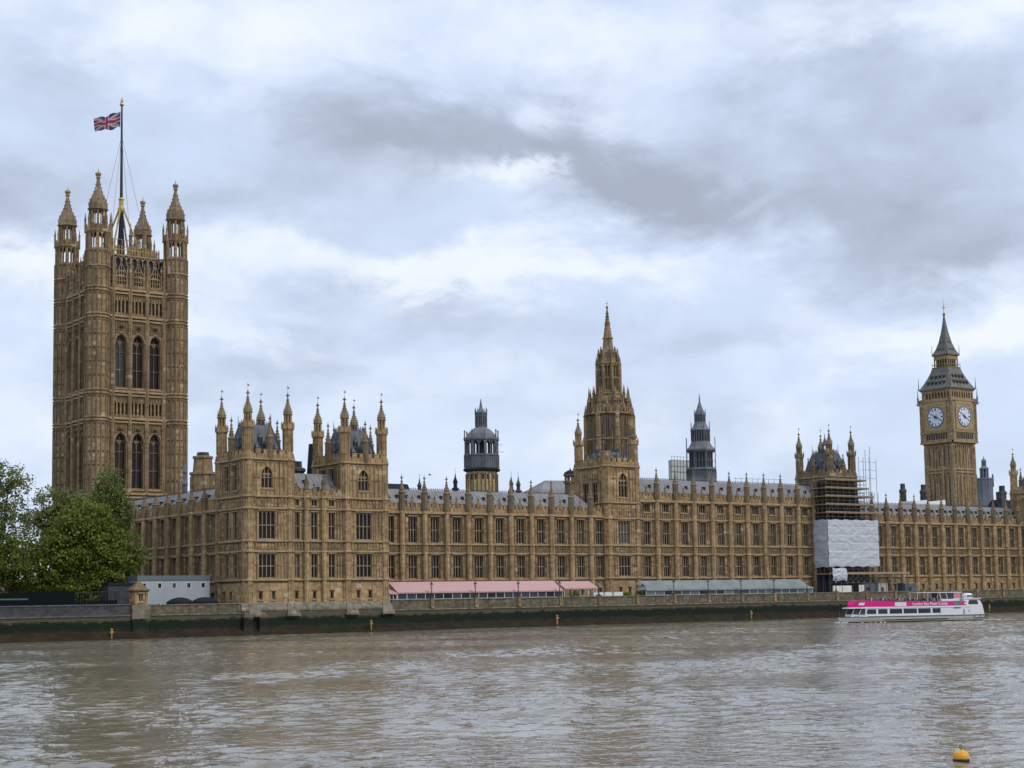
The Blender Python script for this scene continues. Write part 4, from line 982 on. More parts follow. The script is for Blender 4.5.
for q in range(4):
    i0 = len(b.v)
    b.use(VENTDARK)
    for i in range(9): x = -4.2 + i * 1.05; b.box(x - .3, x + .34, -hc + .05, -hc + .2, 58.6, 60.6)
    for i in range(8): x = -3.9 + i * 1.1; b.box(x - .3, x + .3, -hs - .06, -hs + .1, 55.2, 56.6)
    b.use(TRIM); b.box(-hc - .1, hc + .1, -hc - .1, -hc + .3, 60.9, 61.3); b.box(-hc - .15, hc + .15, -hc - .15, -hc + .3, 57.3, 57.9); b.box(-hc - .1, hc + .1, -hc - .1, -hc + .3, 71.9, 72.4)
    b.use(STONE_B2); b.xform(i0, Matrix.Rotation(q * math.pi / 2, 4, 'Z'))
for x, y in ((-1, -1), (1, -1), (1, 1), (-1, 1)):
    b.prism([(57.6, .62), (72.4, .62), (72.6, .85), (73, .85), (73.1, .6)], 8, x * (hc - .5), y * (hc - .5)); oct_ribs(b, .62, 58, 72, .12, .08, cx=x * (hc - .5), cy=y * (hc - .5))
    b.prism([(71, .3), (73.4, .26), (73.6, .4), (73.8, .2), (77.2, .02)], 6, x * (hc + .3), y * (hc + .3)); b.tube((x * hc, y * hc, 71.4), (x * (hc + 1.0), y * (hc + 1.0), 71.6), .16, .12, 5)
part('clock_stage', b, t, (0, 0, -5))
DIALW = mat('opal dial glass', (.82, .84, .86), .4); BLUE = mat('prussian blue', (.02, .045, .20), .5); DFRAME = mat('gilt stone surround', (.40, .30, .165), .7, var=(.30, .215, .11), scale=2)
def dial():
    f = MB(DFRAME); f.box(-4.6, 4.6, 0, .2, -5.0, 5.4)
    for i in range(4):
        i0 = len(f.v); f.use(GOLD); f.box(-4.55, 4.55, -.12, .02, 4.35, 4.55); 
        f.use(DFRAME); f.poly([(3.0, -.12), (4.3, -.12), (4.3, 0), (3.0, 0)], 2.9, 4.3); f.xform(i0, Matrix.Rotation(i * math.pi / 2, 4, 'Y'))
    def disc(mb, r0, r1, y, n=48):
        for i in range(n):
            a, c = 2 * math.pi * i / n, 2 * math.pi * (i + 1) / n
            P = lambda r, t_: (r * math.sin(t_), y, r * math.cos(t_))
            mb.face([P(r0, a), P(r1, a), P(r1, c), P(r0, c)] if r0 else [P(0, 0), P(r1, a), P(r1, c)])
    d = MB(DIALW); disc(d, 0, 3.5, -.1)
    k = MB(BLUE); disc(k, 3.36, 3.64, -.13); disc(k, 2.25, 2.33, -.13); disc(k, 3.05, 3.12, -.13); disc(k, .0, .42, -.12)
    for i in range(60):
        a = 2 * math.pi * i / 60; M_ = Matrix.Rotation(a, 4, 'Y'); k.face([M_ @ Vector(p) for p in ((-.03, -.128, 3.1), (.03, -.128, 3.1), (.03, -.128, 3.4), (-.03, -.128, 3.4))])
    for i in range(24):
        a = 2 * math.pi * i / 24; M_ = Matrix.Rotation(a, 4, 'Y'); k.face([M_ @ Vector(p) for p in ((-.03, -.127, .4), (.03, -.127, .4), (.025, -.127, 2.25), (-.025, -.127, 2.25))])
    nums = []; num = MB(BLUE)
    def stroke(M_, x0, x1, w=.095): nums[-1].face([M_ @ Vector(p) for p in ((x0 - w, -.14, 2.38), (x0 + w, -.14, 2.38), (x1 + w, -.14, 3.02), (x1 - w, -.14, 3.02))])
    for h_, txt in enumerate(('XII', 'I', 'II', 'III', 'IV', 'V', 'VI', 'VII', 'VIII', 'IX', 'X', 'XI')):
        num = MB(BLUE); nums.append(num)
        M_ = Matrix.Rotation(2 * math.pi * h_ / 12, 4, 'Y'); wd = {'I': .2, 'V': .42, 'X': .42}; W_ = sum(wd[c] for c in txt); x = -W_ / 2
        for c in txt:
            w_ = wd[c]; xm = x + w_ / 2
            if c == 'I': stroke(M_, xm, xm)
            elif c == 'V': stroke(M_, xm, xm - w_ * .36); stroke(M_, xm, xm + w_ * .36, .05)
            else: stroke(M_, xm - w_ * .34, xm + w_ * .34); stroke(M_, xm + w_ * .34, xm - w_ * .34, .05)
            x += w_
    def hand(L, w, tail, ang):
        h = MB(IRON); M_ = Matrix.Rotation(ang, 4, 'Y')
        h.hexa([M_ @ Vector(p) for p in ((-w, -.2, -tail), (w, -.2, -tail), (w, -.16, -tail), (-w, -.16, -tail))], [M_ @ Vector(p) for p in ((-w * .35, -.2, L), (w * .35, -.2, L), (w * .35, -.16, L), (-w * .35, -.16, L))]); return h.mesh('hand')
    return f.mesh('clock_face'), d.mesh('dial'), k.mesh('minute_ring'), [q.mesh('numeral') for q in nums], hand(2.2, .26, .6, R(115)), hand(3.25, .17, .9, R(302))
DM = dial()
for q in range(4):
    ang = q * math.pi / 2; d = hc - .05
    o = part('clock_face', DM[0], t, (d * math.sin(ang), -d * math.cos(ang), 61.45), ang)
    for nm, mm in zip(('dial', 'minute_ring', 'numeral', 'hand', 'hand'), DM[1:]):
        for m1 in (mm if isinstance(mm, list) else [mm]): part(nm, m1, o)
# belfry arcade
b = MB(STONE_B2); b.use(VENTDARK); b.prism([(72.3, 5.4), (76.3, 5.4)], 4, rot=math.pi / 4); b.use(STONE_B2)
for q in range(4):
    i0 = len(b.v)
    for i in range(10): x = -5.85 + i * 1.3; b.box(x - .24, x + .24, -6.35, -5.8, 72.3, 76.0)
    b.box(-6.3, 6.3, -6.38, -5.5, 75.4, 76.2); b.use(TRIM); b.box(-6.6, 6.6, -6.6, -6, 76.0, 76.5); b.box(-6.4, 6.4, -6.45, -6.2, 72.3, 73.1); b.use(STONE_B2)
    for i in range(9): x = -5.2 + i * 1.3; b.faces([(x - .41, -6.3, 74.6), (x - .41, -6.3, 75.4), (x, -6.3, 75.4), (x + .41, -6.3, 75.4), (x + .41, -6.3, 74.6)], [(0, 1, 2), (2, 3, 4)])
    b.xform(i0, Matrix.Rotation(q * math.pi / 2, 4, 'Z'))
part('belfry', b, t, (0, 0, -5))
b = MB(ROOF_G)
b.prism([(76.3, 6.95), (76.7, 6.95), (77.2, 6.5), (78.5, 5.75), (80.5, 4.75), (82.5, 3.95), (84.0, 3.5), (84.3, 3.5)], 4, rot=math.pi / 4)
b.prism([(88.5, 2.9), (88.7, 3.35), (89.1, 3.35), (89.7, 3.0), (91, 2.4), (93.5, 1.62), (97, .95), (100.5, .45), (103.2, .2)], 4, rot=math.pi / 4)
b.use(IRON)
for q in range(4):
    i0 = len(b.v)
    for z, y, n_ in ((78.2, -5.95, 5), (80.4, -4.85, 4), (90.6, -2.65, 3), (93.2, -1.75, 2)):
        for i in range(n_): x = (i - (n_ - 1) / 2) * (1.75 if z < 85 else 1.15); sc_ = 1 if z < 85 else .55; b.box(x - .32 * sc_, x + .32 * sc_, y - .25 * sc_, y + .9, z, z + .8 * sc_)
    b.use(ROOF_G)
    for z, y, n_ in ((78.2, -5.95, 5), (80.4, -4.85, 4)):
        for i in range(n_): x = (i - (n_ - 1) / 2) * 1.75; b.faces([(x - .5, y - .4, z + .8), (x + .5, y - .4, z + .8), (x, y - .4, z + 1.45), (x, y + 1.6, z + 1.45)], [(0, 1, 2), (0, 2, 3), (1, 3, 2)])
    b.use(IRON); b.xform(i0, Matrix.Rotation(q * math.pi / 2, 4, 'Z'))
for x, y in ((-1, -1), (1, -1), (1, 1), (-1, 1)): b.prism([(88.6, .1), (92.6, .03)], 4, x * 3.3, y * 3.3); b.prism([(76.5, .12), (80.8, .03)], 4, x * 6.9, y * 6.9)
part('roof', b, t, (0, 0, -5))
LGILT = mat('dulled gilt stonework', (.36, .26, .10), .6, metal=.2, var=(.22, .16, .07), scale=2)
b = MB(LGILT); 
for q in range(4):
    i0 = len(b.v)
    for i in range(6): x = -2.75 + i * 1.1; b.box(x - .17, x + .17, -2.95, -2.6, 84.3, 88.4)
    b.box(-2.9, 2.9, -2.97, -2.5, 87.2, 88.5); b.box(-3.5, 3.5, -3.5, -3.3, 84.2, 84.5); b.box(-3.45, 3.45, -3.45, -3.35, 85.3, 85.45)
    b.xform(i0, Matrix.Rotation(q * math.pi / 2, 4, 'Z'))
b.use(VENTDARK); b.prism([(84.3, 2.3), (88.5, 2.3)], 4, rot=math.pi / 4); part('gilt_lantern', b, t, (0, 0, -5)); b = MB(GOLD)
b.ball((0, 0, 103.7), .55, 6, 8); b.tube((0, 0, 104), (0, 0, 108.8), .12, .05, 5); b.box(-.75, .75, -.06, .06, 106.0, 106.2); b.box(-.06, .06, -.75, .75, 105.9, 106.1); b.ball((0, 0, 107), .22, 4, 6)
part('finial', b, t, (0, 0, -5))
b = MB(GOLD); b.tube((0, 0, 83.8), (0, 0, 86.4), .09, .05, 4); rod = b.mesh('corner_rod')
for x, y in ((-1, -1), (1, -1), (1, 1), (-1, 1)): part('corner_rod', rod, t, (x * 3.4, y * 3.4, -5))

# --- ventilation towers behind the river front
t = thing('ventilation_tower', 'dark iron ventilation lantern with an open colonnade on a yellow stone base', 'tower', (87.0, 40, 5))
b = MB(STONE_Y); b.prism([(5, 3.55), (36.1, 3.5)]); b.use(CARVE); oct_ribs(b, 3.52, 30, 35.4, .3, .15, per=2)
for i in range(8):
    a = 2 * math.pi * i / 8
    for q in (-.75, .75): i0 = len(b.v); b.use(VENTDARK); b.box(-.1, .06, q - .35, q + .35, 34, 35.2); b.xform(i0, Matrix.Translation((3.5 * math.cos(a), 3.5 * math.sin(a), 0)) @ Matrix.Rotation(a, 4, 'Z'))
part('base', b, t, (0, 0, -5))
b = MB(VENTGREY); b.use(ROOF_D); b.prism([(35.9, 3.7), (36.1, 4.15), (36.5, 4.2), (36.7, 4.0)]); b.use(VENTGREY); b.prism([(36.7, 3.85), (39.8, 3.85)])
oct_ribs(b, 3.86, 36.8, 39.8, .16, .14, per=5); b.prism([(39.6, 3.9), (39.7, 4.05), (40.0, 4.05), (40.05, 3.9)])
oct_open(b, 3.85, 40.0, 43.4, .5, .3); b.use(VENTDARK); b.prism([(40, 1.2), (43.6, 1.2)]); 
for i in range(8): a = 2 * math.pi * (i + .2) / 8; b.box(2.4 * math.cos(a) - .15, 2.4 * math.cos(a) + .15, 2.4 * math.sin(a) - .15, 2.4 * math.sin(a) + .15, 40, 43.5)
b.use(VENTGREY); b.prism([(43.3, 3.9), (43.5, 4.05), (44.0, 4.05), (44.1, 3.6), (45.0, 3.1), (45.9, 2.3), (46.5, 1.5), (46.6, 1.25), (50.0, 1.2)]); oct_ribs(b, 1.22, 46.7, 49.8, .18, .16, per=1)
b.use(VENTDARK)
for i in range(8): a = 2 * math.pi * i / 8; i0 = len(b.v); b.box(-.1, .03, -.3, .3, 47, 49.3); b.xform(i0, Matrix.Translation((1.22 * math.cos(a), 1.22 * math.sin(a), 0)) @ Matrix.Rotation(a, 4, 'Z'))
b.use(VENTGREY); b.prism([(49.9, 1.2), (50, 1.4), (50.25, 1.4), (50.4, 1.0), (51.2, .4), (53.6, .04)])
for i in range(8):
    a = 2 * math.pi * (i + .5) / 8; b.prism([(43.4, .16), (45.4, .12), (45.6, .2), (46, .03)], 6, 4.1 * math.cos(a), 4.1 * math.sin(a)); b.prism([(49.8, .1), (50.9, .08), (51.4, .02)], 6, 1.45 * math.cos(a), 1.45 * math.sin(a))
part('lantern', b, t, (0, 0, -5))
b = MB(VENTGREY); b.tube((3.2, -2.3, 40.7), (4.9, -2.3, 40.7), .06, .06, 4); b.tube((3.2, -2.3, 42.4), (4.6, -2.3, 42.4), .06, .06, 4); part('rail', b, t, (0, 0, -5))
t = thing('ventilation_tower', 'three tiered grey louvred ventilation tower with a pointed cap', 'tower', (163.2, 45, 5))
b = MB(VENTGREY); b.prism([(5, 4.2), (36, 4.1), (39.3, 3.7)])
oct_ribs(b, 3.85, 37, 39.3, .12, .2, per=4); b.prism([(39.2, 3.9), (39.4, 4.0), (39.9, 3.9)])
b.use(VENTDARK); b.prism([(39.9, 2.95), (44.4, 2.95)]); b.use(VENTGREY); oct_ribs(b, 2.95, 40, 44.3, .2, .18, per=2)
b.prism([(44.2, 3.6), (44.5, 3.85), (44.9, 3.85), (45.6, 3.1), (46.6, 2.6), (47.1, 2.45)]); b.use(VENTDARK); b.prism([(47.1, 2.4), (50.0, 2.4)]); b.use(VENTGREY); oct_ribs(b, 2.4, 47.1, 50, .2, .14, per=2)
b.prism([(49.8, 2.45), (50, 2.65), (50.3, 2.65), (50.9, 2.1), (51.8, 1.65), (52.4, 1.5)]); b.use(VENTDARK); b.prism([(52.4, 1.4), (54.2, 1.4)]); b.use(VENTGREY); oct_ribs(b, 1.4, 52.4, 54.2, .16, .1, per=2); b.prism([(54.1, 1.45), (54.3, 1.55), (54.6, 1.5), (56, .8), (58.2, .14), (58.3, .22), (58.6, .2), (60.3, .03)])
for i in range(8):
    a = 2 * math.pi * (i + .5) / 8
    for z0, z1, r in ((36.5, 48.2, 4.15), (50, 52.4, 2.65), (54.2, 55.8, 1.6)): b.prism([(z0, .09), (z1, .06)], 5, r * math.cos(a), r * math.sin(a))
for z in (41.8, 44): 
    for i in range(8): a, c = 2 * math.pi * (i + .5) / 8, 2 * math.pi * (i + 1.5) / 8; b.tube((4.15 * math.cos(a), 4.15 * math.sin(a), z), (4.15 * math.cos(c), 4.15 * math.sin(c), z), .05, .05, 4)
part('lantern', b, t, (0, 0, -5))

# ================================================================ roofs and stacks behind the fronts
t = thing('chimney_stack', 'broad square stone chimney block rising behind the south wing, beside the great tower', 'chimney', (9.9, 30, 24))
b = MB(STONE_T); b.prism([(0, 2.3), (7.9, 2.3), (8.0, 2.55), (8.5, 2.5), (8.6, 1.9), (11.2, 1.7), (11.4, 1.95), (11.8, 1.9), (11.9, 1.5)], 8); oct_ribs(b, 2.3, 3, 7.6, .2, .1, per=1); part('body', b, t)
b = MB(IRON); b.prism([(11.8, 1.2), (12.6, 1.1)], 8); part('cowl', b, t)
def stack(label, x, y, z0, z1, w, M=IRON, group=None):
    t = thing('chimney_stack', label, 'chimney', (x, y, z0), 0, group); h = z1 - z0
    b = MB(M); b.prism([(0, w), (h * .78, w), (h * .8, w * 1.2), (h * .86, w * 1.2), (h * .88, w * .9)], 8); oct_ribs(b, w, .1, h * .76, .1, .06, per=1); part('body', b, t)
    b = MB(M)
    for i in range(4): a = math.pi / 4 + i * math.pi / 2; b.prism([(h * .86, w * .3), (h, w * .26), (h * 1.0 + .05, w * .34)], 6, w * .5 * math.cos(a), w * .5 * math.sin(a))
    part('pots', b, t)
DKST = mat('sooty stone', (.085, .08, .075), .9, var=(.05, .048, .046), scale=1)
stack('left hand dark chimney of the pair standing left of the clock tower', 227.4, 30, 24, 36.5, .85, DKST)
stack('dark chimney touching the left edge of the clock tower shaft', 236.4, 30, 24, 36.5, .85, DKST)
stack('dark chimney between the clock tower and the right hand turret', 273.1, 30, 24, 37.2, 1.1, DKST)
stack('squat dark chimney showing between the two near pavilion towers', 23.2, 15, 24, 34, 1.5, DKST)
t = thing('roof_block', 'dark slate roof block at the left shoulder of the second pavilion tower', 'roof', (25.4, 12, 24)); b = MB(ROOF_D); b.hexa([(-.3, -1.2, 0), (1.7, -1.2, 0), (1.7, 3, 0), (-.3, 3, 0)], [(.2, -.6, 13.6), (1.4, -.6, 13.6), (1.4, 2, 13.6), (.2, 2, 13.6)]); part('body', b, t)
b = MB(IRON)
for i in range(4): b.prism([(13.5, .07), (14.5, .02)], 4, .25 + i * .35, -.5)
part('cresting', b, t)
t = thing('roof_block', 'low dark roof ridge just right of the second pavilion tower', 'roof', (44, 17, 24)); b = MB(ROOF_D); b.hexa([(-3, -2.5, 0), (9, -2.5, 0), (9, 3, 0), (-3, 3, 0)], [(-2, -.3, 6.4), (7, -.3, 6.4), (7, .5, 6.4), (-2, .5, 6.4)]); part('body', b, t)
b = MB(DKST); b.box(-1, .4, -.8, .8, 5, 7.2); part('chimney', b, t)
def spirelet(label, x, y, z0, z1, r, M):
    t = thing('roof_spirelet', label, 'spirelet', (x, y, z0)); h = z1 - z0
    b = MB(M); b.prism([(0, r), (h * .5, r), (h * .52, r * 1.5), (h * .56, r * 1.4), (h * .58, r * .8), (h * .7, r * .75), (h * .72, r * 1.1), (h * .85, r * .35), (h, .02)], 8); oct_ribs(b, r, 0, h * .5, .08, .06); part('body', b, t)
    b = MB(IRON); b.tube((0, 0, h * .97), (0, 0, h * 1.12), .04, .03, 4); part('finial', b, t)
spirelet('thin dark iron spirelet on the roof over the pink awning', 79.3, 40, 27, 35.6, .55, ROOF_D)
spirelet('thin dark spirelet right of the open ventilation lantern, nearer to it', 92, 35, 27, 35, .5, DKST)
spirelet('thin dark spirelet right of the open ventilation lantern, farther from it', 97.8, 40, 27, 35.5, .55, DKST)
spirelet('pale grey spirelet at the right foot of the great tower', 10.5, 40, 24, 36.8, .42, VENTGREY)
spirelet('small lattice mast on the roof above the pink awning, left of the ventilation lantern', 62.7, 30, 26, 33.2, .5, IRON)
t = thing('domed_turret', 'small dark domed turret left of the square tower in front of the spire', 'turret', (102, 25, 24)); b = MB(STONE_D); b.prism([(0, 1.3), (8.6, 1.3), (8.7, 1.6), (9.1, 1.6)]); oct_open(b, 1.3, 9.1, 10.4, .3, .1); b.prism([(10.3, 1.4), (10.4, 1.6), (10.7, 1.6)]); part('body', b, t)
b = MB(ROOF_D); b.prism([(10.7, 1.5), (11.2, 1.3), (11.6, .7), (11.8, .2), (12.3, .03)]); part('dome', b, t)
t = thing('inner_hall', 'long grey lead roofed hall behind the pink awning wing, left of the central spire', 'building', (99, 29, 5)); b = MB(STONE_D); b.box(-3, 18, 0, 12, 0, 24); part('wall', b, t)
b = MB(ROOF); b.faces([(-4, -.4, 24), (18, -.4, 24), (18, 6, 29.4), (3, 6, 29.0), (-4, 12.4, 24), (18, 12.4, 24)], [(0, 1, 2, 3), (3, 2, 5, 4), (0, 3, 4)]); part('roof', b, t)
NETM = mat('grey white debris netting', (.50, .52, .50), .9, var=(.42, .44, .43), scale=.4)
t = thing('sheeted_scaffold', 'pale netted scaffold block beside the tiered grey ventilation tower', 'scaffold', (165.8, 60, 24)); b = MB(NETM)
b.box(0, 7.2, 0, 1.0, 0, 19.4); part('netting', b, t)
b = MB(VENTGREY)
for i in range(7): x = .1 + i * 1.15; b.tube((x, -.1, 0), (x, -.1, 20.6), .05, .05, 4)
for z in (16.2, 17.8, 19.5, 20.4): b.tube((0, -.12, z), (7.2, -.12, z), .05, .05, 4)
part('pole_frame', b, t)
PALE = mat('pale sheet roofing', (.55, .57, .55), .7, var=(.45, .47, .45), scale=.3)
t = thing('roof_cover', 'long low pale temporary roof right of the tiered ventilation tower', 'roof cover', (170.5, 40, 24)); b = MB(PALE); b.hexa([(0, 0, 0), (18.5, 0, 0), (18.5, 9, 0), (0, 9, 0)], [(0, 0, 11.6), (18.5, 0, 11.9), (18.5, 9, 12.6), (0, 9, 12.4)]); part('sheet', b, t)
b = MB(VENTGREY)
for i in range(9): b.tube((.5 + i * 2.1, 0, 9), (.5 + i * 2.1, 0, 13.3), .05, .05, 4)
b.tube((0, 0, 13), (18.5, 0, 13.2), .05, .05, 4); part('pole_frame', b, t)
t = thing('roof_cover', 'white tarpaulin on the far wing roof between the two dark chimneys', 'roof cover', (219.5, 19, 27.5)); b = MB(mat('white tarpaulin', (.72, .73, .74), .6)); b.hexa([(0, 0, 0), (13, 0, 0), (13, 6, 0), (0, 6, 0)], [(0, .2, 3.3), (5, .2, 3.7), (5, 6, 3.5), (0, 6, 3.4)]); b.hexa([(5, 0, 0), (13, 0, 0), (13, 6, 0), (5, 6, 0)], [(5.1, .2, 3.0), (13, .2, 3.9), (13, 6, 3.7), (5.1, 6, 3.2)]); part('sheet', b, t)
t = thing('distant_tower', 'blue grey tower with a domed lantern, far behind and right of the clock tower', 'tower', (424.5, 150, 5))
DT = mat('slate clad tower', (.17, .19, .22), .8, var=(.12, .135, .16), scale=.2); b = MB(DT); b.prism([(0, 3.4), (36, 3.4), (47, 2.9), (47.2, 3.1), (47.8, 3.0)]); oct_ribs(b, 2.95, 30, 47, .3, .2); oct_open(b, 1.7, 47.8, 51.6, .6, 0); b.prism([(51.4, 1.7), (51.7, 1.9), (52, 1.7), (52.6, 1.0), (53.2, .95)]); oct_open(b, .9, 53.2, 54.8, .35, 0); b.prism([(54.6, .95), (55, 1.0), (55.6, .7), (56.2, .2), (57.2, .03)]); part('body', b, t)
b = MB(DT); b.prism([(44, .4), (49, .35), (49.6, .03)], 6, 2.7, -2.2); b.prism([(44, .4), (49, .35), (49.6, .03)], 6, -2.7, 2.0); part('pinnacle', b, t)
t = thing('roof_block', 'jumble of dark slate roofs at the foot of the right hand turret', 'roof', (262, 22, 24)); b = MB(ROOF_D)
b.hexa([(0, 0, 0), (14, 0, 0), (14, 10, 0), (0, 10, 0)], [(3, 4, 8.6), (14, 4, 8.6), (14, 6, 8.6), (3, 6, 8.6)]); part('body', b, t)
b = MB(DKST); b.box(4, 5.4, 3, 5, 6, 11); part('chimney', b, t)

# ================================================================ scaffolding on the far square tower
SHEET = mat('white scaffold sheeting', (.50, .53, .57), .7, var=(.39, .415, .45), scale=.6, stretch=(1, 1, 2.5))
PLANK = mat('scaffold planks', (.33, .26, .17), .85, var=(.22, .17, .11), scale=1.2); POLE = mat('galvanised tube', (.13, .125, .118), .6, spec=.3)
SX0, SX1, SY = 157.2, 176.2, -5.0
t = thing('scaffolding', 'tall tube scaffolding with plank decks and white sheeting round the far square tower', 'scaffolding', (SX0, SY, 5))
b = MB(POLE)
xs_ = [i * 2.1 for i in range(10)]
for y in (.25, 1.5, 3.0):
    for i, x in enumerate(xs_):
        ht = 28.6 if i < 5 else (29.2 if i < 7 else 25.2); ht += random.uniform(0, 1.2); b.tube((x, y, 0 if y > .4 else 6.4), (x, y, ht), .055, .055, 5)
for z in [k for k in range(19, 30, 1)]:
    xe = 18.9 if z < 22 else (14.5 if z > 25 else 17)
    b.tube((0, .25, z + .3), (xe, .25, z + .3), .045, .045, 4)
    if z % 2: b.tube((0, 3.0, z + .3), (xe, 3.0, z + .3), .045, .045, 4)
for x in xs_[:8]:
    for z in range(19, 29, 2): b.tube((x, .2, z + .3), (x, 4.4, z + .3), .045, .045, 4)
for x in (14.7, 16.4, 18.6): b.tube((x, .3, 18), (x, .3, 36 - (x - 14.7) * .6 + (2 if x == 16.4 else 0)), .06, .06, 5); b.tube((x, 2.5, 18), (x, 2.5, 34.5), .06, .06, 5)
for z in (29, 31, 33): b.tube((12.6, .3, z), (18.6, .3, z), .05, .05, 4)
for i in range(6): x = i * 3.1; b.tube((x, .2, 19 + (i % 2) * 2), (x + 2.1, .2, 23 + (i % 2) * 2), .045, .045, 4)
part('pole_frame', b, t)
dk = [(20.2, 19.4), (22.2, 17), (24.2, 17), (26.2, 15.4), (28.2, 14.6)]
for z, L in dk:
    b = MB(PLANK); b.box(-.3, L, .15, 4.2, z - .09, z + .09); b.box(-.32, L + .02, .08, .14, z + .1, z + .34); part('deck', b, t)
def sheet(w, h, nx, ny, amp, seed, M=SHEET):
    """shrink-wrap sheeting: taut between the ledger tubes every 2 m, creased on the diagonals"""
    rg = np.random.default_rng(seed); b = MB(M); P = []; cr_ = [(rg.uniform(0, w), rg.uniform(0, h), rg.uniform(-.9, .9), rg.uniform(.5, 1.6), rg.uniform(1.2, 4)) for _ in range(60)]
    for j in range(ny + 1):
        for i in range(nx + 1):
            x, z = w * i / nx, h * j / ny; y = 0
            for cx, cz, sl_, a_, ln in cr_:
                dx, dz = x - cx, z - cz; al_ = dx + dz * sl_; ac = (dz - dx * sl_) / math.hypot(1, sl_); y -= amp * a_ * math.exp(-(al_ / ln) ** 2) * math.exp(-abs(ac) * 5)
            f = (z / 1.95) % 1; y -= amp * .8 * math.sin(math.pi * f) * (.5 + .5 * math.sin(x * .8 + int(z / 1.95) * 2)); y += amp * .9 * math.exp(-((f - .5) * 2) ** 2 * 0 - abs(min(f, 1 - f)) * 16)
            edge = .1 * math.sin(x * 1.7 + seed) * (j in (0, ny)); P.append((x + .04 * math.sin(z * 2 + x), y, z + edge))
    b.v = P
    for j in range(ny):
        for i in range(nx): a = j * (nx + 1) + i; b.f.append((a, a + 1, a + nx + 2, a + nx + 1)); b.mi.append(0)
    return b.mesh('sheeting', True)
part('sheeting', sheet(18.2, 11.4, 120, 80, .075, 3), t, (0, 0, 7.1)); part('sheeting', sheet(5.0, 11.5, 30, 80, .06, 9), t, (0, 5.0, 7.0), -math.pi / 2)
b = MB(VENTDARK); b.box(.3, 18, 3.2, 4.4, 1.2, 19); part('shade_slab', b, t)  # dark slab added as the shade behind the sheeting
b = MB(mat('deck shade sheet', (.05, .045, .038), .9)); b.box(.4, 5.9, 3.5, 3.55, 19, 27.8); b.box(6.4, 14.2, 3.5, 3.55, 19, 26.4); part('shade_sheet', b, t)  # dark sheets added between decks, standing in for the shade there
t = thing('works_platform', 'timber topped works platform on dark props below the white sheeting', 'platform', (154.6, -6.6, 5))
b = MB(PLANK); b.box(1, 30, 0, 4.6, 5.25, 5.5); b.box(1, 30.02, -.06, .0, 5.2, 5.75); part('deck', b, t)
b = MB(POLE); 
for i in range(15):
    x = 1.2 + i * 2.03
    for y in (.2, 2.4, 4.4): b.tube((x, y, 0), (x, y, 5.25), .06, .06, 5)
for i in range(14): x = 1.2 + i * 2.03; b.tube((x, .2, 3.2), (x + 2.03, .2, 5.1), .05, .05, 4); b.tube((x, .2, 5.1), (x + 2.03, .2, 3.2), .05, .05, 4)
for z in (3.2, 5.1): b.tube((1.2, .2, z), (29.6, .2, z), .06, .06, 4)
for i in range(15): x = 1.2 + i * 2.03; b.tube((x, 0, 5.4), (x, 0, 6.5), .04, .04, 4)
b.tube((1, 0, 6.5), (13, 0, 6.5), .04, .04, 4)
part('prop_frame', b, t)
b = MB(VENTDARK); b.box(1.3, 17, 3.8, 4.5, .2, 5.2); part('dark_backing', b, t)  # plain dark slab behind the props
o = single('hanging_sheet', sheet(5.0, 3.0, 30, 20, .06, 21), 'small square white sheet hung below the big sheeting on the left', 'sheet', (156.0, -7.0, 8.7))
def hoard(label, x, y, w, h, M, d=.15): 
    t = thing('site_hoarding', label, 'hoarding', (x, y, 5)); b = MB(M); b.box(0, w, 0, d, 0, h); part('panel', b, t)
    b = MB(TRIM if M is not DKST else POLE)
    for q in (0, .5, 1): b.box(w * q - .07, w * q + .07, -.05, 0, .05, h - .05)
    part('batten', b, t)
WHITEP = mat('white hoarding paint', (.68, .67, .63), .7, var=(.58, .56, .5), scale=.7); GREYP = mat('grey site cabin steel', (.12, .14, .165), .55, var=(.09, .105, .125), scale=.6)
hoard('wide white hoarding under the hanging sheet on the terrace', 155.4, -7.6, 6.6, 2.5, WHITEP); hoard('narrow white hoarding panel left of the grey site cabin', 164.8, -7.4, 1.9, 2.6, WHITEP)
def sitecabin(label, x, w, h, M=GREYP):
    t = thing('site_cabin', label, 'cabin', (x, -6.2, 5)); b = MB(M); b.box(0, w, 0, 2.4, .15, h); 
    for i in range(int(w / .4)): b.box(.1 + i * .4, .25 + i * .4, -.04, 0, .3, h - .15)
    part('body', b, t); b = MB(IRON); b.box(w * .3, w * .55, -.06, -.045, .9, 2.0); part('window', b, t)
sitecabin('grey steel site cabin under the timber platform, nearest the narrow white panel', 167.2, 5.2, 3.0); sitecabin('pale site cabin in the middle under the timber platform', 173.3, 3.4, 3.1, mat('pale cabin steel', (.4, .4, .37), .6)); sitecabin('grey steel site cabin under the far right end of the timber platform', 183.2, 4.4, 2.9)

# ================================================================ terrace: awnings, lamps, planting
def stripe_mat(name, a, b_, per):
    def f(nt, geo, last):
        sep = nt.nodes.new('ShaderNodeSeparateXYZ'); nt.links.new(geo.outputs['Position'], sep.inputs[0])
        w = nt.nodes.new('ShaderNodeMath'); w.operation = 'PINGPONG'; nt.links.new(sep.outputs[0], w.inputs[0]); w.inputs[1].default_value = per
        g_ = nt.nodes.new('ShaderNodeMath'); g_.operation = 'GREATER_THAN'; nt.links.new(w.outputs[0], g_.inputs[0]); g_.inputs[1].default_value = per / 2
        m_ = nt.nodes.new('ShaderNodeMix'); m_.data_type = 'RGBA'; nt.links.new(g_.outputs[0], m_.inputs[0]); m_.inputs[6].default_value = (*a, 1); m_.inputs[7].default_value = (*b_, 1); return m_.outputs[2]
    return mat(name, a, .75, extra=f)
PINK = stripe_mat('pink striped canvas', (.45, .25, .235), (.48, .315, .295), .42)
FRAMEW = mat('white painted frame', (.62, .62, .6), .5)
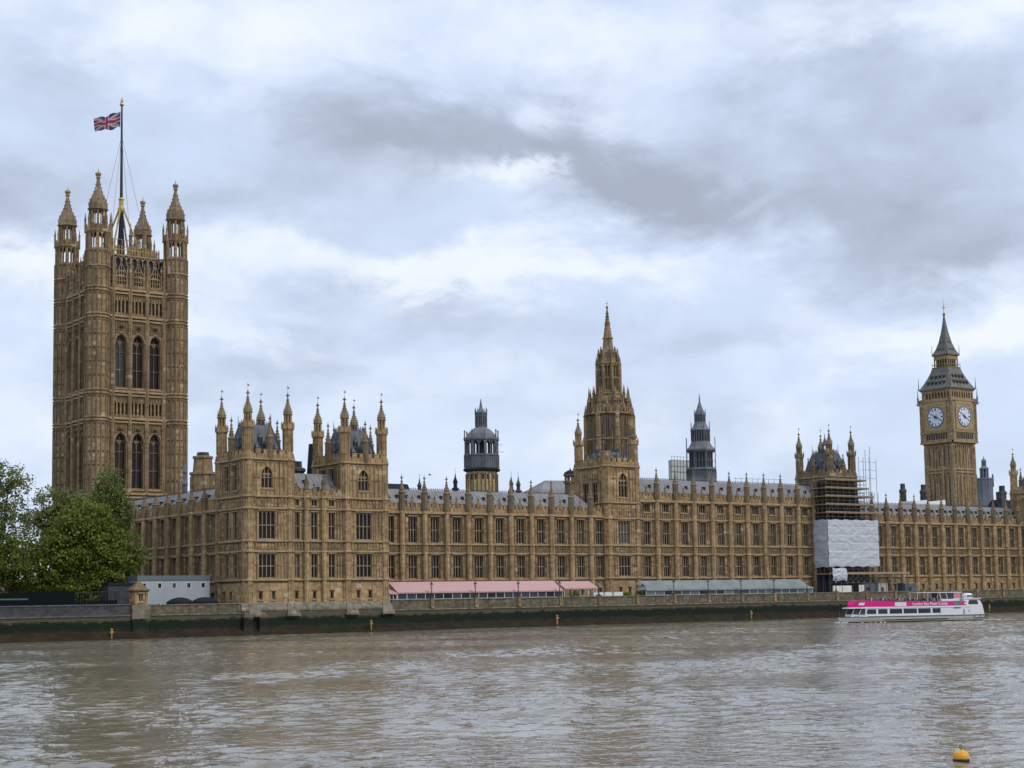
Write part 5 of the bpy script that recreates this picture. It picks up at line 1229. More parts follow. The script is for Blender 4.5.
DARKROOM = mat('dim marquee interior', (.03, .03, .035), .8)
def marquee(label, x0, x1, roofm, panelm, z_e=7.35, z_r=9.35, y0=-8.7, y1=-5.5, open_=False, hip=0.0, fr=FRAMEW, every=2.1):
    t = thing('marquee', label, 'marquee', (x0, y0, 5)); L = x1 - x0; D = y1 - y0; e, rz = z_e - 5, z_r - 5
    b = MB(roofm); n = max(2, round(L / 1.05)); 
    def rp(i, k):      # slight sag between the frames
        x = -.15 + (L + .3) * i / n; xx = x + (hip * k if i == 0 else (-hip * k if i == n else 0)); return (xx, -.25 + (D + .2) * k, e + (rz - e) * k - (.09 * math.sin(math.pi * k) * (1 if i % 4 else 0)))
    ks = [0, .25, .5, .75, 1.0]
    for i in range(n):
        for a, c in zip(ks, ks[1:]): b.face([rp(i, a), rp(i + 1, a), rp(i + 1, c), rp(i, c)])
    b.face([(-.15, -.25, e), (L + .15, -.25, e), (L + .15, -.25, e - .28), (-.15, -.25, e - .28)][::-1])
    for s_, i in ((0, 0), (1, n)):
        pts = [rp(i, k) for k in ks] + [(rp(i, 1)[0] if not hip else rp(i, 0)[0], D - .05, e - .1), (rp(i, 0)[0], -.25, e - .1)]; b.face(pts if s_ else pts[::-1])
    part('roof', b, t)
    if not open_:
        m_ = max(3, round(L / every)); w_ = L / m_; pm = MB(panelm); pm.box(.06, w_ - .06, 0, .05, .1, e - .25); pm = pm.mesh('panel')
        for i in range(m_): part('panel', pm, t, (i * w_, 0, 0))
    f = MB(fr); k_ = max(2, round(L / every))
    for i in range(k_ + 1): x = L * i / k_; f.box(x - .06, x + .06, -.03, .08, 0, e - .05)
    if open_:
        for i in range(k_ + 1): x = L * i / k_; f.box(x - .05, x + .05, D - .2, D - .1, 0, rz - .3)
    else: f.box(0, L, -.02, .07, 0, .12); f.box(0, L, -.02, .07, .95, 1.02); f.box(0, L, -.02, .07, e - .3, e - .2)
    part('frame', f, t)
    if not open_:
        d = MB(DARKROOM); d.box(.2, L - .2, D - .4, D - .3, 0, e); part('dim_backing', d, t)  # dark sheet stands in for the dim inside of the marquee
    return t
GP = mat('marquee glazing', (.022, .025, .032), .3, spec=.35, vary=.9)
GP2 = mat('marquee curtain glazing', (.055, .085, .095), .3, spec=.4, vary=.9)
marquee('long pink and white striped awning along the terrace, beside the near pavilion', 32.2, 72.4, PINK, GP)
marquee('small lean-to awning of deeper pink at the pavilion end of the long striped one', 30.4, 32.0, PINK, DARKROOM, 7.2, 8.3, every=.8)
marquee('short open sided pink awning between the long one and the white tables', 73.4, 82.0, PINK, GP, 7.75, 9.2, open_=True, y0=-8.2)
GLR = mat('pale glass canopy roof', (.22, .25, .245), .45, spec=.3, var=(.16, .185, .18), scale=.35)
marquee('long pale glass roofed marquee in front of the taller middle wing', 95.4, 147.2, GLR, GP2, 7.15, 9.15, hip=2.8, every=2.6)
CLOTH = mat('white table linen', (.74, .74, .73), .8)
for i, (x, w_, lab) in enumerate(((81.2, 2.7, 'leftmost of the row of white skirted tables beside the short pink awning'), (84.3, 1.9, 'second white skirted table from the short pink awning'), (86.8, 2.6, 'white skirted table nearest the doorway arch'))):
    t = thing('buffet_table', lab, 'table', (x, -8.2, 5)); b = MB(CLOTH); b.hexa([(0, 0, .02), (w_, 0, .02), (w_, 1.1, .02), (0, 1.1, .02)], [(.06, .06, 1.72), (w_ - .06, .06, 1.72), (w_ - .06, 1.04, 1.72), (.06, 1.04, 1.72)])
    for k in range(int(w_ / .3)): b.box(.1 + k * .3, .18 + k * .3, -.03, .05, .05, 1.6)
    part('cloth', b, t); b = MB(FRAMEW); b.box(.02, w_ - .02, .02, 1.08, 1.724, 1.78); part('tabletop', b, t)
LEAF = {}
def leafmat(name, a, b_, c):
    M = bpy.data.materials.new(name); M.use_nodes = True; nt = M.node_tree; L = nt.links; bs = nt.nodes['Principled BSDF']; bs.inputs['Roughness'].default_value = .6; bs.inputs['Specular IOR Level'].default_value = .25
    at = nt.nodes.new('ShaderNodeAttribute'); at.attribute_name = 'tone'; rp = nt.nodes.new('ShaderNodeValToRGB'); L.new(at.outputs['Fac'], rp.inputs[0])
    e = rp.color_ramp.elements; e[0].color = (*a, 1); e[1].color = (*c, 1); k = e.new(.5); k.color = (*b_, 1); L.new(rp.outputs[0], bs.inputs['Base Color'])
    tr = nt.nodes.new('ShaderNodeBsdfTranslucent'); L.new(rp.outputs[0], tr.inputs[0]); mx = nt.nodes.new('ShaderNodeMixShader'); mx.inputs[0].default_value = .3
    L.new(bs.outputs[0], mx.inputs[1]); L.new(tr.outputs[0], mx.inputs[2]); L.new(mx.outputs[0], nt.nodes['Material Output'].inputs[0]); return M
LM1 = leafmat('plane tree leaf', (.062, .086, .010), (.132, .174, .021), (.21, .25, .046)); LM2 = leafmat('grey green leaf', (.08, .105, .026), (.15, .182, .048), (.225, .26, .08)); LM3 = leafmat('dark green leaf', (.055, .077, .011), (.112, .15, .021), (.18, .22, .043))  # the third is a darker leaf green
LMR = leafmat('red leaf', (.08, .012, .008), (.13, .02, .012), (.18, .04, .02))
BARK = mat('bark', (.075, .06, .045), .95, var=(.12, .10, .08), scale=2)
def crown_mesh(lobes, n_cl, per, size, cl_r, M, seed, up=.25, droop=0.0):
    """leaf-sized quads gathered in clumps that are spread through ellipsoid lobes, denser near the outside"""
    rg = np.random.default_rng(seed); lobes = np.array(lobes, float); vol = lobes[:, 3] * lobes[:, 4] * lobes[:, 5]; pick = rg.choice(len(lobes), n_cl, p=vol / vol.sum())
    d = rg.normal(size=(n_cl, 3)); d /= np.linalg.norm(d, axis=1)[:, None]; rr = rg.uniform(.25, 1.03, n_cl) ** .55
    C_ = lobes[pick, :3] + d * rr[:, None] * lobes[pick, 3:6]
    tone_c = np.clip(rg.normal(.45, .22, n_cl), 0, 1); sc = rg.uniform(.6, 1.35, n_cl) * cl_r
    k = np.repeat(np.arange(n_cl), per); N = len(k); off = rg.normal(size=(N, 3)) * np.array([1, 1, .72]) * .5; P = C_[k] + off * sc[k, None]; P[:, 2] -= droop * rg.uniform(0, 1, N) ** 2
    nrm = rg.normal(size=(N, 3)) + np.array([0, 0, up]) * 2 + d[k] * .7; nrm /= np.linalg.norm(nrm, axis=1)[:, None]
    t1 = np.cross(nrm, rg.normal(size=(N, 3))); t1 /= np.linalg.norm(t1, axis=1)[:, None]; t2 = np.cross(nrm, t1)
    s1 = size * rg.uniform(.6, 1.3, N)[:, None]; s2 = s1 * rg.uniform(.5, .8, N)[:, None]
    V_ = np.stack([P - t1 * s1, P - t2 * s2 + nrm * s1 * .12, P + t1 * s1, P + t2 * s2 + nrm * s1 * .12], 1).reshape(-1, 3).astype(np.float32)
    me = bpy.data.meshes.new('crown'); me.vertices.add(N * 4); me.vertices.foreach_set('co', V_.ravel()); me.loops.add(N * 4); me.loops.foreach_set('vertex_index', np.arange(N * 4, dtype=np.int32)); me.polygons.add(N); me.polygons.foreach_set('loop_start', np.arange(0, N * 4, 4, dtype=np.int32))
    at = me.attributes.new('tone', 'FLOAT', 'POINT'); tone = np.clip(tone_c[k] + rg.normal(0, .13, N), 0, 1); at.data.foreach_set('value', np.repeat(tone, 4).astype(np.float32)); me.materials.append(M); me.update(calc_edges=True); return me
def tree(label, base, lobes, trunk_r, n_cl, per, size, cl_r, M, seed, droop=0, name='broadleaf_tree', z0=4.95):
    """lobes in world coordinates"""
    t = thing(name, label, 'tree', (base[0], base[1], z0)); lb = [(x - base[0], y - base[1], z - z0, a, b_, c) for x, y, z, a, b_, c in lobes]
    part('crown', crown_mesh(lb, n_cl, per, size, cl_r, M, seed, droop=droop), t)
    tr = MB(BARK); top = max(l[2] for l in lb); fork = Vector((0, 0, min(5.5, top * .3))); tr.tube((0, 0, -.1), fork, trunk_r * 1.25, trunk_r, 9); rg = random.Random(seed)
    for l in lb:
        e = Vector(l[:3]); mid = fork.lerp(e, .5) + Vector((rg.uniform(-.6, .6), rg.uniform(-.6, .6), rg.uniform(.3, 1.0))); tr.tube(fork, mid, trunk_r * .6, trunk_r * .36, 7); tr.tube(mid, e, trunk_r * .36, trunk_r * .16, 6)
        for q in range(6):
            a = rg.uniform(0, 6.28); f_ = Vector((math.cos(a) * l[3] * .75, math.sin(a) * l[4] * .75, rg.uniform(-.2, .8) * l[5])); s_ = mid.lerp(e, rg.uniform(.3, 1)); tr.tube(s_, e + f_, trunk_r * .16, trunk_r * .05, 5)
    part('trunk', tr, t); return t
tree('big spreading green tree in front of the great tower, left of the grey cabin', (-23.5, 9), [(-23.4, 9, 15.4, 7.0, 6.5, 7.2), (-29.2, 9, 13.4, 5.0, 5, 6.2), (-16.9, 9, 14.4, 4.6, 5, 5.0), (-22.8, 9.5, 20.2, 5.6, 5, 4.6), (-27.5, 8, 8.6, 6.6, 4.5, 2.8), (-18.7, 7.5, 9.4, 3.9, 4, 3.4), (-24, 6, 9, 5, 3, 3)], .6, 900, 46, .27, 1.25, LM1, 1)
tree('tall open crowned tree cut by the left edge, sky showing through', (-36.5, 15), [(-36.9, 14, 24.6, 4.9, 4.5, 6.4), (-35.2, 14, 29.0, 3.4, 3.5, 3.2), (-34.6, 14, 17.4, 4.4, 4.5, 5.4), (-41, 14, 22, 5, 5, 8)], .5, 330, 34, .24, 1.15, LM2, 2)
tree('loose leaved tree behind, between the left edge tree and the great tower', (-24.5, 26), [(-24.4, 24, 25.3, 3.5, 3.5, 3.2), (-22.4, 24, 20.2, 4.8, 4, 4.6), (-26.0, 24, 21.6, 3.4, 3.5, 3.2), (-19.5, 24, 24.8, 2.6, 3, 3.6)], .4, 230, 36, .24, 1.1, LM2, 3)
tree('slender willowy grey green tree before the great tower, behind the big tree', (-13.8, 20), [(-14.2, 20, 27.2, 2.6, 2.5, 5.4), (-11.9, 20, 23, 2.4, 2.3, 5.4), (-16.2, 20, 24, 2.9, 2.6, 5.6), (-13.6, 20, 15, 2.8, 2.8, 6)], .32, 430, 50, .21, .95, LM2, 4, droop=1.6)
tree('low dark tree at the left edge beneath the open crowned one', (-38.5, 6), [(-38.6, 6, 13.8, 4.2, 4, 4.8), (-36, 7, 10.9, 2.8, 3, 2.8), (-43, 6, 12, 4, 4, 5)], .4, 280, 40, .25, 1.1, LM3, 5)
def shrub(label, x, y, z, rx, rz, seed, M=LM3, n=26, name='shrub', pot=True):
    t = thing(name, label, 'plant', (x, y, 5)); part('foliage', crown_mesh([(0, 0, z - 5, rx, rx * .8, rz)], n, 34, .1, .5, M, seed), t)
    if pot: b = MB(STONE_D); b.prism([(0, .3), (.1, .38), (.6, .46), (.72, .5), (.75, .42)], 10); part('pot', b, t)
    else: b = MB(BARK); b.tube((0, 0, 0), (0, 0, z - 5), .07, .04); part('stem', b, t)
shrub('yellowish potted shrub under the short pink awning', 76.4, -8.2, 6.5, .9, .75, 31, LM1); shrub('small potted shrub between the white tables and the doorway', 90.4, -8, 6.3, 1.1, .5, 32, LM1); shrub('potted shrub at the left end of the glass marquee', 94.3, -8, 6.4, .6, .6, 33)
shrub('small dark red leaved tree over the low wall at the far left', -34.6, 12, 9.9, 1.1, 1.0, 34, LMR, 20, 'red_shrub', False)
# lamp posts on the wall piers
LAMPG = mat('lamp glass', (.35, .35, .32), .2, spec=.5)
lp = thing('lamp_post', '', 'lamp post', (0, 0, 0))
b = MB(IRON); b.prism([(0, .3), (.15, .3), (.2, .16), (.5, .13), (.6, .17), (.66, .1), (1.9, .06), (1.95, .12), (2.05, .06)], 8); b.tube((-.3, 0, 1.75), (.3, 0, 1.75), .03, .03, 5); part('post', b, lp)
b = MB(LAMPG); b.prism([(2.05, .14), (2.6, .25)], 6); b.use(IRON); b.prism([(2.6, .3), (2.66, .3), (2.85, .1), (2.9, .12), (3.1, .01)], 6); b.prism([(2.02, .16), (2.06, .16)], 6); o = part('lantern', b, lp)
lab = ['before the long pink awning, nearest the pavilion', 'in front of the long pink awning, second from the pavilion', 'in front of the long pink awning, third from the pavilion', 'at the far end of the long pink awning', 'before the white skirted tables', 'left of the glass marquee, before the doorway arch', 'in front of the glass marquee, first from its left end', 'in front of the glass marquee, second from its left end', 'in front of the glass marquee, third from its left end', 'in front of the glass marquee, fourth from its left end', 'at the right end of the glass marquee', 'before the wide white hoarding']
for i, x in enumerate(LAMPX):
    o = lp if i == 0 else copy_tree(lp); o.location = (x, -9.75, 6.2); tag(o, 'dark terrace wall lamp post ' + lab[i], 'lamp post', 'lamp posts along the terrace wall')

# ================================================================ garden at the left
CLAD = mat('pale grey cabin cladding', (.36, .385, .41), .6, var=(.31, .335, .36), scale=.3); CLADD = mat('slate grey cabin fascia', (.12, .15, .165), .6); SHADECLAD = mat('tree shaded cabin cladding', (.06, .072, .08), .8, spec=.1, var=(.045, .054, .06), scale=.5)
t = thing('site_cabin', 'long pale grey site cabin with a dark fascia before the south wing', 'cabin', (-17.1, -.5, 4.95)); L = 13.9
b = MB(CLAD); wops = [(x - .33, x + .33, 3.75, 4.6) for x in (1.15, 4.1, 6.9, 9.75, 12.6)] + [(3.65, 4.15, .25, 1.0), (5.5, 6.1, .2, .75)]
wall_front(b, 0, L, 0, 5.15, wops, .12); b.face([(0, 0, 0), (0, 0, 5.15), (0, 4.5, 5.15), (0, 4.5, 0)]); b.face([(L, 0, 0), (L, 4.5, 0), (L, 4.5, 5.15), (L, 0, 5.15)]); b.face([(0, 4.5, 0), (0, 4.5, 5.15), (L, 4.5, 5.15), (L, 4.5, 0)])
for i in range(1, 6): x = L * i / 6 + .35; b.box(x - .02, x + .02, -.012, .01, 0, 5.1)
b.box(2.0, 5.3, -.015, .01, 2.45, 2.5); b.box(5.28, 5.33, -.015, .01, 0, 2.45); part('wall', b, t)
for (a, c, z0, z1) in [w_[:4] for w_ in wops]:
    f = MB(FRAMEW); f.box(a - .1, a, -.04, .1, z0 - .1, z1 + .1); f.box(c, c + .1, -.04, .1, z0 - .1, z1 + .1); f.box(a, c, -.038, .1, z1, z1 + .1); f.box(a, c, -.038, .1, z0 - .1, z0); o = part('window', f, t); p = MB(GLASS); p.box(a, c, .11, .15, z0, z1); part('pane', p, o)
b = MB(CLADD); b.box(-.12, L + .12, -.15, 4.65, 5.15, 5.98); part('roof', b, t)
t = thing('site_cabin', 'cabin with tree shade in its grey colour, joined to the left of the pale one', 'cabin', (-22.3, .3, 4.95)); b = MB(SHADECLAD); b.box(0, 5.0, 0, 4, 0, 4.3);  # shade of the tree over this end is put into the cladding colour
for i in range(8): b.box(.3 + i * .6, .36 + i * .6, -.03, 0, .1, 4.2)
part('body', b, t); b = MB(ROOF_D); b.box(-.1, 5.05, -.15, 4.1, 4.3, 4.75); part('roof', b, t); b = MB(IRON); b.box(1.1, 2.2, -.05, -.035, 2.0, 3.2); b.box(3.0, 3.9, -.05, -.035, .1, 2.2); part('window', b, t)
TENT = mat('dark canopy fabric', (.02, .022, .028), .9, spec=.05)
for x, lab in ((-11.2, 'dark domed canopy in front of the grey cabin, the left of two'), (-6.4, 'dark domed canopy nearer the corner pavilion, the right of two')):
    t = thing('domed_canopy', lab, 'canopy', (x, -5.2, 4.95)); b = MB(TENT); b.prism([(1.05, 2.35), (1.2, 2.3), (1.5, 1.9), (1.8, 1.3), (1.97, .6), (2.02, .05)], 12); part('canopy', b, t); b = MB(IRON)
    for i in range(6): a = i * math.pi / 3; b.tube((2.2 * math.cos(a), 2.2 * math.sin(a), 0), (2.2 * math.cos(a), 2.2 * math.sin(a), 1.1), .04)
    part('frame', b, t)
    # dark skirts
    b = MB(TENT); b.prism([(.2, 2.25), (1.06, 2.3)], 12); part('skirt', b, t)
FENCE = mat('dark green hoarding', (.008, .012, .012), .9, spec=.02); FENCE_B = mat('pale green band', (.06, .13, .11), .7)
t = thing('hoarding_fence', 'dark hoarding fence with a pale green band on the embankment at the left edge', 'fence', (-60, -5, 4.95)); b = MB(FENCE); b.box(0, 22, 0, .1, 0, 3.1); part('panel', b, t); b = MB(FENCE_B); b.box(0, 21.5, -.02, -.004, 1.95, 2.2); part('band', b, t)
t = thing('hoarding_fence', 'plain black hoarding fence under the big tree, right of the green banded one', 'fence', (-37.9, -4.6, 4.95)); b = MB(FENCE); b.box(0, 7.6, 0, .1, 0, 3.35); b.box(7.6, 15.4, .3, .4, 0, 1.7); part('panel', b, t); b = MB(IRON)
for i in range(16): b.box(7.7 + i * .5, 7.76 + i * .5, .2, .28, 0, 3.2)
b.box(7.6, 15.4, .18, .3, 3.1, 3.2); part('railing', b, t)
t = thing('garden_wall', 'pale brown low building wall glimpsed under the trees at the far left', 'wall', (-60, 14, 4.95)); b = MB(mat('pale brown render', (.30, .24, .19), .9, var=(.22, .17, .13), scale=.4)); b.box(0, 30, 0, .5, 0, 5.4); part('body', b, t); b = MB(DKST); b.box(-.05, 30.05, -.1, .6, 5.4, 5.55); 
for x in (19.5, 24, 28): b.box(x, x + .5, -.15, 0, 0, 5.4)
part('coping', b, t)

# ================================================================ on the water
YEL = mat('yellow marker paint', (.42, .28, .05), .7, var=(.30, .19, .04), scale=2); ORG = mat('orange buoy paint', (.70, .36, .03), .4, var=(.6, .26, .02), scale=3); BLK = mat('black rubber', (.015, .014, .014), .5)
for i, (x, zt, lab) in enumerate(((-26.4, 1.75, 'yellow marker post at the water edge, left of the stone hut'), (24.6, 2.05, 'yellow marker post below the second pavilion tower'), (68.85, 2.15, 'faded orange marker post below the end of the long pink awning'), (124.2, 2.0, 'yellow marker post below the glass marquee'), (209.5, 2.05, 'yellow marker post beyond the stern of the cruise boat'))):
    t = thing('marker_post', lab, 'marker post', (x, -11.35, -.1), 0, 'marker posts along the foot of the wall'); b = MB(YEL if i != 2 else mat('faded orange paint', (.55, .25, .12), .6)); b.tube((0, 0, -.2), (0, 0, zt), .13, .12, 8); b.prism([(zt - .02, .2), (zt + .1, .2), (zt + .25, .02)], 8); part('post', b, t)
    b = MB(YEL if i != 2 else b.mats[0]); b.box(-.3, .3, -.16, -.1, zt - .5, zt - .22); b.box(-.2, .2, -.17, -.1, zt - .56, zt - .15); part('board', b, t)
t = thing('mooring_buoy', 'round orange yellow mooring buoy with a black waist and a top ring', 'buoy', (-85.8, -232.1, 0)); b = MB(ORG); b.prism([(.12, .27), (.16, .285), (.25, .272), (.33, .235), (.39, .17), (.43, .08), (.435, .03)], 20); part('float', b.mesh('float', False), t); b = MB(BLK); b.prism([(-.2, .2), (-.02, .26), (.0, .285), (.1, .288), (.125, .272)], 20); part('waist', b, t)
b = MB(IRON); b.tube((0, 0, .42), (0, 0, .5), .02, .02)
for i in range(10): a, c = 2 * math.pi * i / 10, 2 * math.pi * (i + 1) / 10; b.tube((.06 * math.cos(a), 0, .55 + .06 * math.sin(a)), (.06 * math.cos(c), 0, .55 + .06 * math.sin(c)), .013, .013, 5)
part('ring', b, t)

# --- the cruise boat: local x from bow (-) to stern (+), the side we see is -y
BW = mat('white boat enamel', (.74, .75, .76), .3, spec=.5, var=(.66, .67, .67), scale=.5); HULL = mat('cream hull enamel', (.60, .60, .54), .35, spec=.5, var=(.48, .47, .40), scale=.4, stretch=(1, 1, 3)); MAG = mat('magenta paint', (.62, .012, .19), .35, spec=.5); MAG2 = mat('pale pink board', (.62, .22, .28), .5); BOOT = mat('dark red bottom paint', (.14, .025, .02), .6); RUBB = mat('black rubbing strake', (.02, .02, .024), .5); CABW = mat('tinted cabin glass', (.012, .014, .02), .12, spec=.6, vary=.5); DECKM = mat('deck grey', (.25, .25, .26), .8)
bt = thing('cruise_boat', 'white and magenta river cruise boat with an open upper deck heading left', 'boat', (116.9, -62.3, 0), R(-25.5)); bt.scale = (.95, 1, 1)
H = MB(HULL); st_ = []
for x, hwid, zk in ((-15.7, .12, .75), (-14.6, 1.0, .2), (-13, 1.9, -.2), (-11, 2.6, -.4), (-8, 3.05, -.5), (0, 3.15, -.5), (9, 3.1, -.5), (13.2, 2.85, -.35), (15.2, 2.6, .1)):
    st_.append([(x, -hwid, 1.12), (x, -hwid * .97, .62), (x, -hwid * .9, .16), (x, -hwid * .55, zk), (x, hwid * .55, zk), (x, hwid * .9, .16), (x, hwid * .97, .62), (x, hwid, 1.12)])
for a, c in zip(st_, st_[1:]):
    for k in range(7): H.use(BOOT if k in (2, 3, 4) else HULL); H.face([a[k], c[k], c[k + 1], a[k + 1]][::-1])
H.use(HULL); H.face(st_[-1]); H.face(st_[0][::-1]); H.use(DECKM)
for a, c in zip(st_, st_[1:]): H.face([a[0], a[7], c[7], c[0]][::-1])
part('hull', H, bt)
b = MB(RUBB)
for a, c in zip(st_, st_[1:]):
    for k, s_ in ((0, -1), (7, 1)): b.tube((a[k][0], a[k][1] + .02 * s_, 1.13), (c[k][0], c[k][1] + .02 * s_, 1.13), .085, .085, 5)
b.box(-7.2, 6.8, -3.13, -3.06, .42, .56); b.box(15.2, 16.3, -2.4, 2.4, .95, 1.1)
for x in (12.8, 14.2, 15.6): b.tube((x, -2.9 if x < 15 else -2.4, .55), (x, -2.9 if x < 15 else -2.4, 1.1), .05)
b.tube((12.8, -2.9, .58), (16.1, -2.4, .55), .05, .05); part('strake', b, bt)
b = MB(BW); cw_ = 2.75
wo = [(-10.7, -8.65), (-8.25, -6.2), (-5.75, -3.0), (-2.7, .25), (.5, 3.25), (3.65, 5.45)]; ops = [(a, c, 1.62, 2.55) for a, c in wo]
for sgn in (1, -1):
    i0 = len(b.v); wall_front(b, -11.0, 14.0, 1.12, 3.0, ops if sgn == 1 else [(-c, -a, z0, z1) for a, c, z0, z1 in ops] and ops, .1); b.xform(i0, Matrix.Translation((0, -cw_ * sgn, 0)) @ Matrix.Scale(sgn, 4, (0, 1, 0)))
b.hexa([(-13.6, -1.7, 1.12), (-11, -cw_, 1.12), (-11, cw_, 1.12), (-13.6, 1.7, 1.12)], [(-13.4, -1.65, 1.6), (-11, -cw_, 1.6), (-11, cw_, 1.6), (-13.4, 1.65, 1.6)])
b.box(-11.9, 12, -cw_ - .08, cw_ + .08, 2.72, 2.98); b.hexa([(-14.1, -1.7, 2.72), (-11.9, -cw_ - .08, 2.72), (-11.9, cw_ + .08, 2.72), (-14.1, 1.7, 2.72)], [(-14.0, -1.7, 2.92), (-11.9, -cw_ - .08, 2.98), (-11.9, cw_ + .08, 2.98), (-14.0, 1.7, 2.92)])
for x, y in ((-13.4, -1.6), (-12.2, -2.35), (-11.1, -cw_)):
    for s_ in (1, -1): b.tube((x, y * s_, 1.55), (x + .55, y * s_, 2.75), .09, .09, 5)
# stern house
b.hexa([(5.6, -cw_ - .02, 1.12), (15.3, -2.5, 1.12), (15.3, 2.5, 1.12), (5.6, cw_ + .02, 1.12)], [(5.6, -cw_ - .02, 3.0), (14.9, -2.5, 3.0), (14.9, 2.5, 3.0), (5.6, cw_ + .02, 3.0)])
b.hexa([(10.8, -cw_ - .02, 3.0), (14.9, -2.5, 3.0), (14.9, 2.5, 3.0), (10.8, cw_ + .02, 3.0)], [(10.8, -2.6, 4.25), (14.2, -2.4, 4.25), (14.2, 2.4, 4.25), (10.8, 2.6, 4.25)]); b.box(10.6, 14.6, -2.7, 2.7, 4.25, 4.4)
part('cabin', b, bt)
for a, c in wo:
    p = MB(CABW); p.box(a - .03, c + .03, -cw_ + .09, -cw_ + .13, 1.6, 2.57); part('window', p, bt); p = MB(CABW); p.box(a - .03, c + .03, cw_ - .13, cw_ - .09, 1.6, 2.57); part('window', p, bt)
p = MB(CABW); p.face([(-13.3, -1.62, 1.62), (-12.25, -2.3, 1.62), (-11.75, -2.3, 2.68), (-12.8, -1.62, 2.68)]); p.face([(-12.1, -2.36, 1.62), (-11.2, -2.72, 1.62), (-10.8, -2.72, 2.68), (-11.6, -2.36, 2.68)]); p.face([(-13.35, 1.6, 1.62), (-13.35, -1.6, 1.62), (-12.85, -1.6, 2.68), (-12.85, 1.6, 2.68)]); part('windscreen', p, bt)
p = MB(CABW); p.face([(11.6, -2.74, 3.2), (14.0, -2.6, 3.2), (13.7, -2.55, 4.0), (11.9, -2.66, 4.0)]); part('window', p, bt)
p = MB(mat('grey door', (.16, .17, .17), .5)); p.box(8.4, 9.9, -cw_ - .07, -cw_ + .05, 2.45, 3.9); part('door', p, bt)
p = MB(DECKM); p.box(10.45, 10.75, -cw_ - .04, -cw_, 1.3, 2.3); p.box(11.6, 11.85, -cw_ - .0, -cw_ + .1, 1.7, 2.1); p.box(12.9, 13.1, -2.68, -2.6, 1.4, 1.7); part('fitting', p, bt)
# magenta bulwark of the open deck
b = MB(MAG)
prof = [(-13.1, 1.5, 3.1), (-12.6, 2.0, 4.0), (-11.8, 2.45, 4.25), (-10, 2.72, 4.25), (-4, cw_ + .06, 4.05), (2, cw_ + .06, 3.9), (10.4, cw_ + .06, 3.85), (11.2, cw_ + .05, 3.8)]
for a, c in zip(prof, prof[1:]):
    for s_ in (-1, 1):
        q = [(a[0], s_ * a[1], 2.98), (c[0], s_ * c[1], 2.98), (c[0], s_ * c[1], c[2]), (a[0], s_ * a[1], a[2])]; qi = [(x, y - s_ * .08, z) for x, y, z in q]
        b.hexa([q[0], q[1], qi[1], qi[0]], [q[3], q[2], qi[2], qi[3]])
b.hexa([(-13.1, -1.5, 2.98), (-13.0, -1.5, 2.98), (-13.0, 1.5, 2.98), (-13.1, 1.5, 2.98)], [(-13.05, -1.5, 3.4), (-12.9, -1.5, 3.4), (-12.9, 1.5, 3.4), (-13.05, 1.5, 3.4)]); part('bulwark', b, bt)
b = MB(BW); b.box(-4.6, -2.1, -cw_ - .1, -cw_ - .075, 3.08, 3.8); b.hexa([(-12.3, -2.42, 3.35), (-11.2, -2.66, 3.35), (-11.2, -2.6, 3.35), (-12.3, -2.36, 3.35)], [(-12.1, -2.46, 3.85), (-11.0, -2.7, 3.85), (-11.0, -2.62, 3.85), (-12.1, -2.38, 3.85)]); b.box(10.7, 11.15, -cw_ - .1, -cw_ - .05, 3.2, 3.6); part('name_plate', b, bt)
def text_mesh(txt, size, M, name):
    cu = bpy.data.curves.new(name, 'FONT'); cu.body = txt; cu.size = size; cu.extrude = .01; cu.offset = .012; o = bpy.data.objects.new(name, cu); COL.objects.link(o); dg = bpy.context.evaluated_depsgraph_get(); me = bpy.data.meshes.new_from_object(o.evaluated_get(dg)); bpy.data.objects.remove(o); me.materials.clear(); me.materials.append(M); return me
tm_ = text_mesh('London Eye River Cruise', .86, BW, 'lettering'); wd = max(v.co.x for v in tm_.vertices)
for v in tm_.vertices: v.co.x *= 7.7 / wd
o = part('lettering', tm_, bt, (-.75, -cw_ - .09, 3.17)); o.rotation_euler = (math.pi / 2, 0, 0)
# wheelhouse, canopy, funnel casing, rails
b = MB(BW); b.hexa([(6.4, -1.9, 3.0), (10.2, -1.9, 3.0), (10.2, 1.9, 3.0), (6.4, 1.9, 3.0)], [(6.0, -1.9, 4.3), (10.2, -1.9, 4.3), (10.2, 1.9, 4.3), (6.0, 1.9, 4.3)]); b.hexa([(8.9, -1.9, 4.3), (10.2, -1.9, 4.3), (10.2, 1.9, 4.3), (8.9, 1.9, 4.3)], [(8.9, -1.85, 5.5), (10.5, -1.85, 5.5), (10.5, 1.85, 5.5), (8.9, 1.85, 5.5)]); b.box(5.4, 10.7, -2.05, 2.05, 5.5, 5.66)
for x in (6.05, 7.5): b.tube((x, -1.85, 4.3), (x - .3, -1.85, 5.5), .09, .09); b.tube((x, 1.85, 4.3), (x - .3, 1.85, 5.5), .09, .09)
part('wheelhouse', b, bt)
p = MB(CABW); p.face([(6.3, -1.88, 4.35), (8.85, -1.88, 4.35), (8.85, -1.84, 5.45), (6.0, -1.84, 5.45)]); p.face([(6.1, 1.8, 4.35), (6.1, -1.8, 4.35), (5.8, -1.8, 5.45), (5.8, 1.8, 5.45)]); part('window', p, bt)
b = MB(MAG2); b.box(9.0, 10.35, -1.98, -1.92, 4.55, 5.35); part('side_board', b, bt)
b = MB(BW); b.box(.8, 5.6, -1.9, 1.9, 5.55, 5.68)
for x in (.95, 3.2, 5.4):
    for y in (-1.8, 1.8): b.tube((x, y, 3.0), (x, y, 5.58), .05)
part('canopy', b, bt)
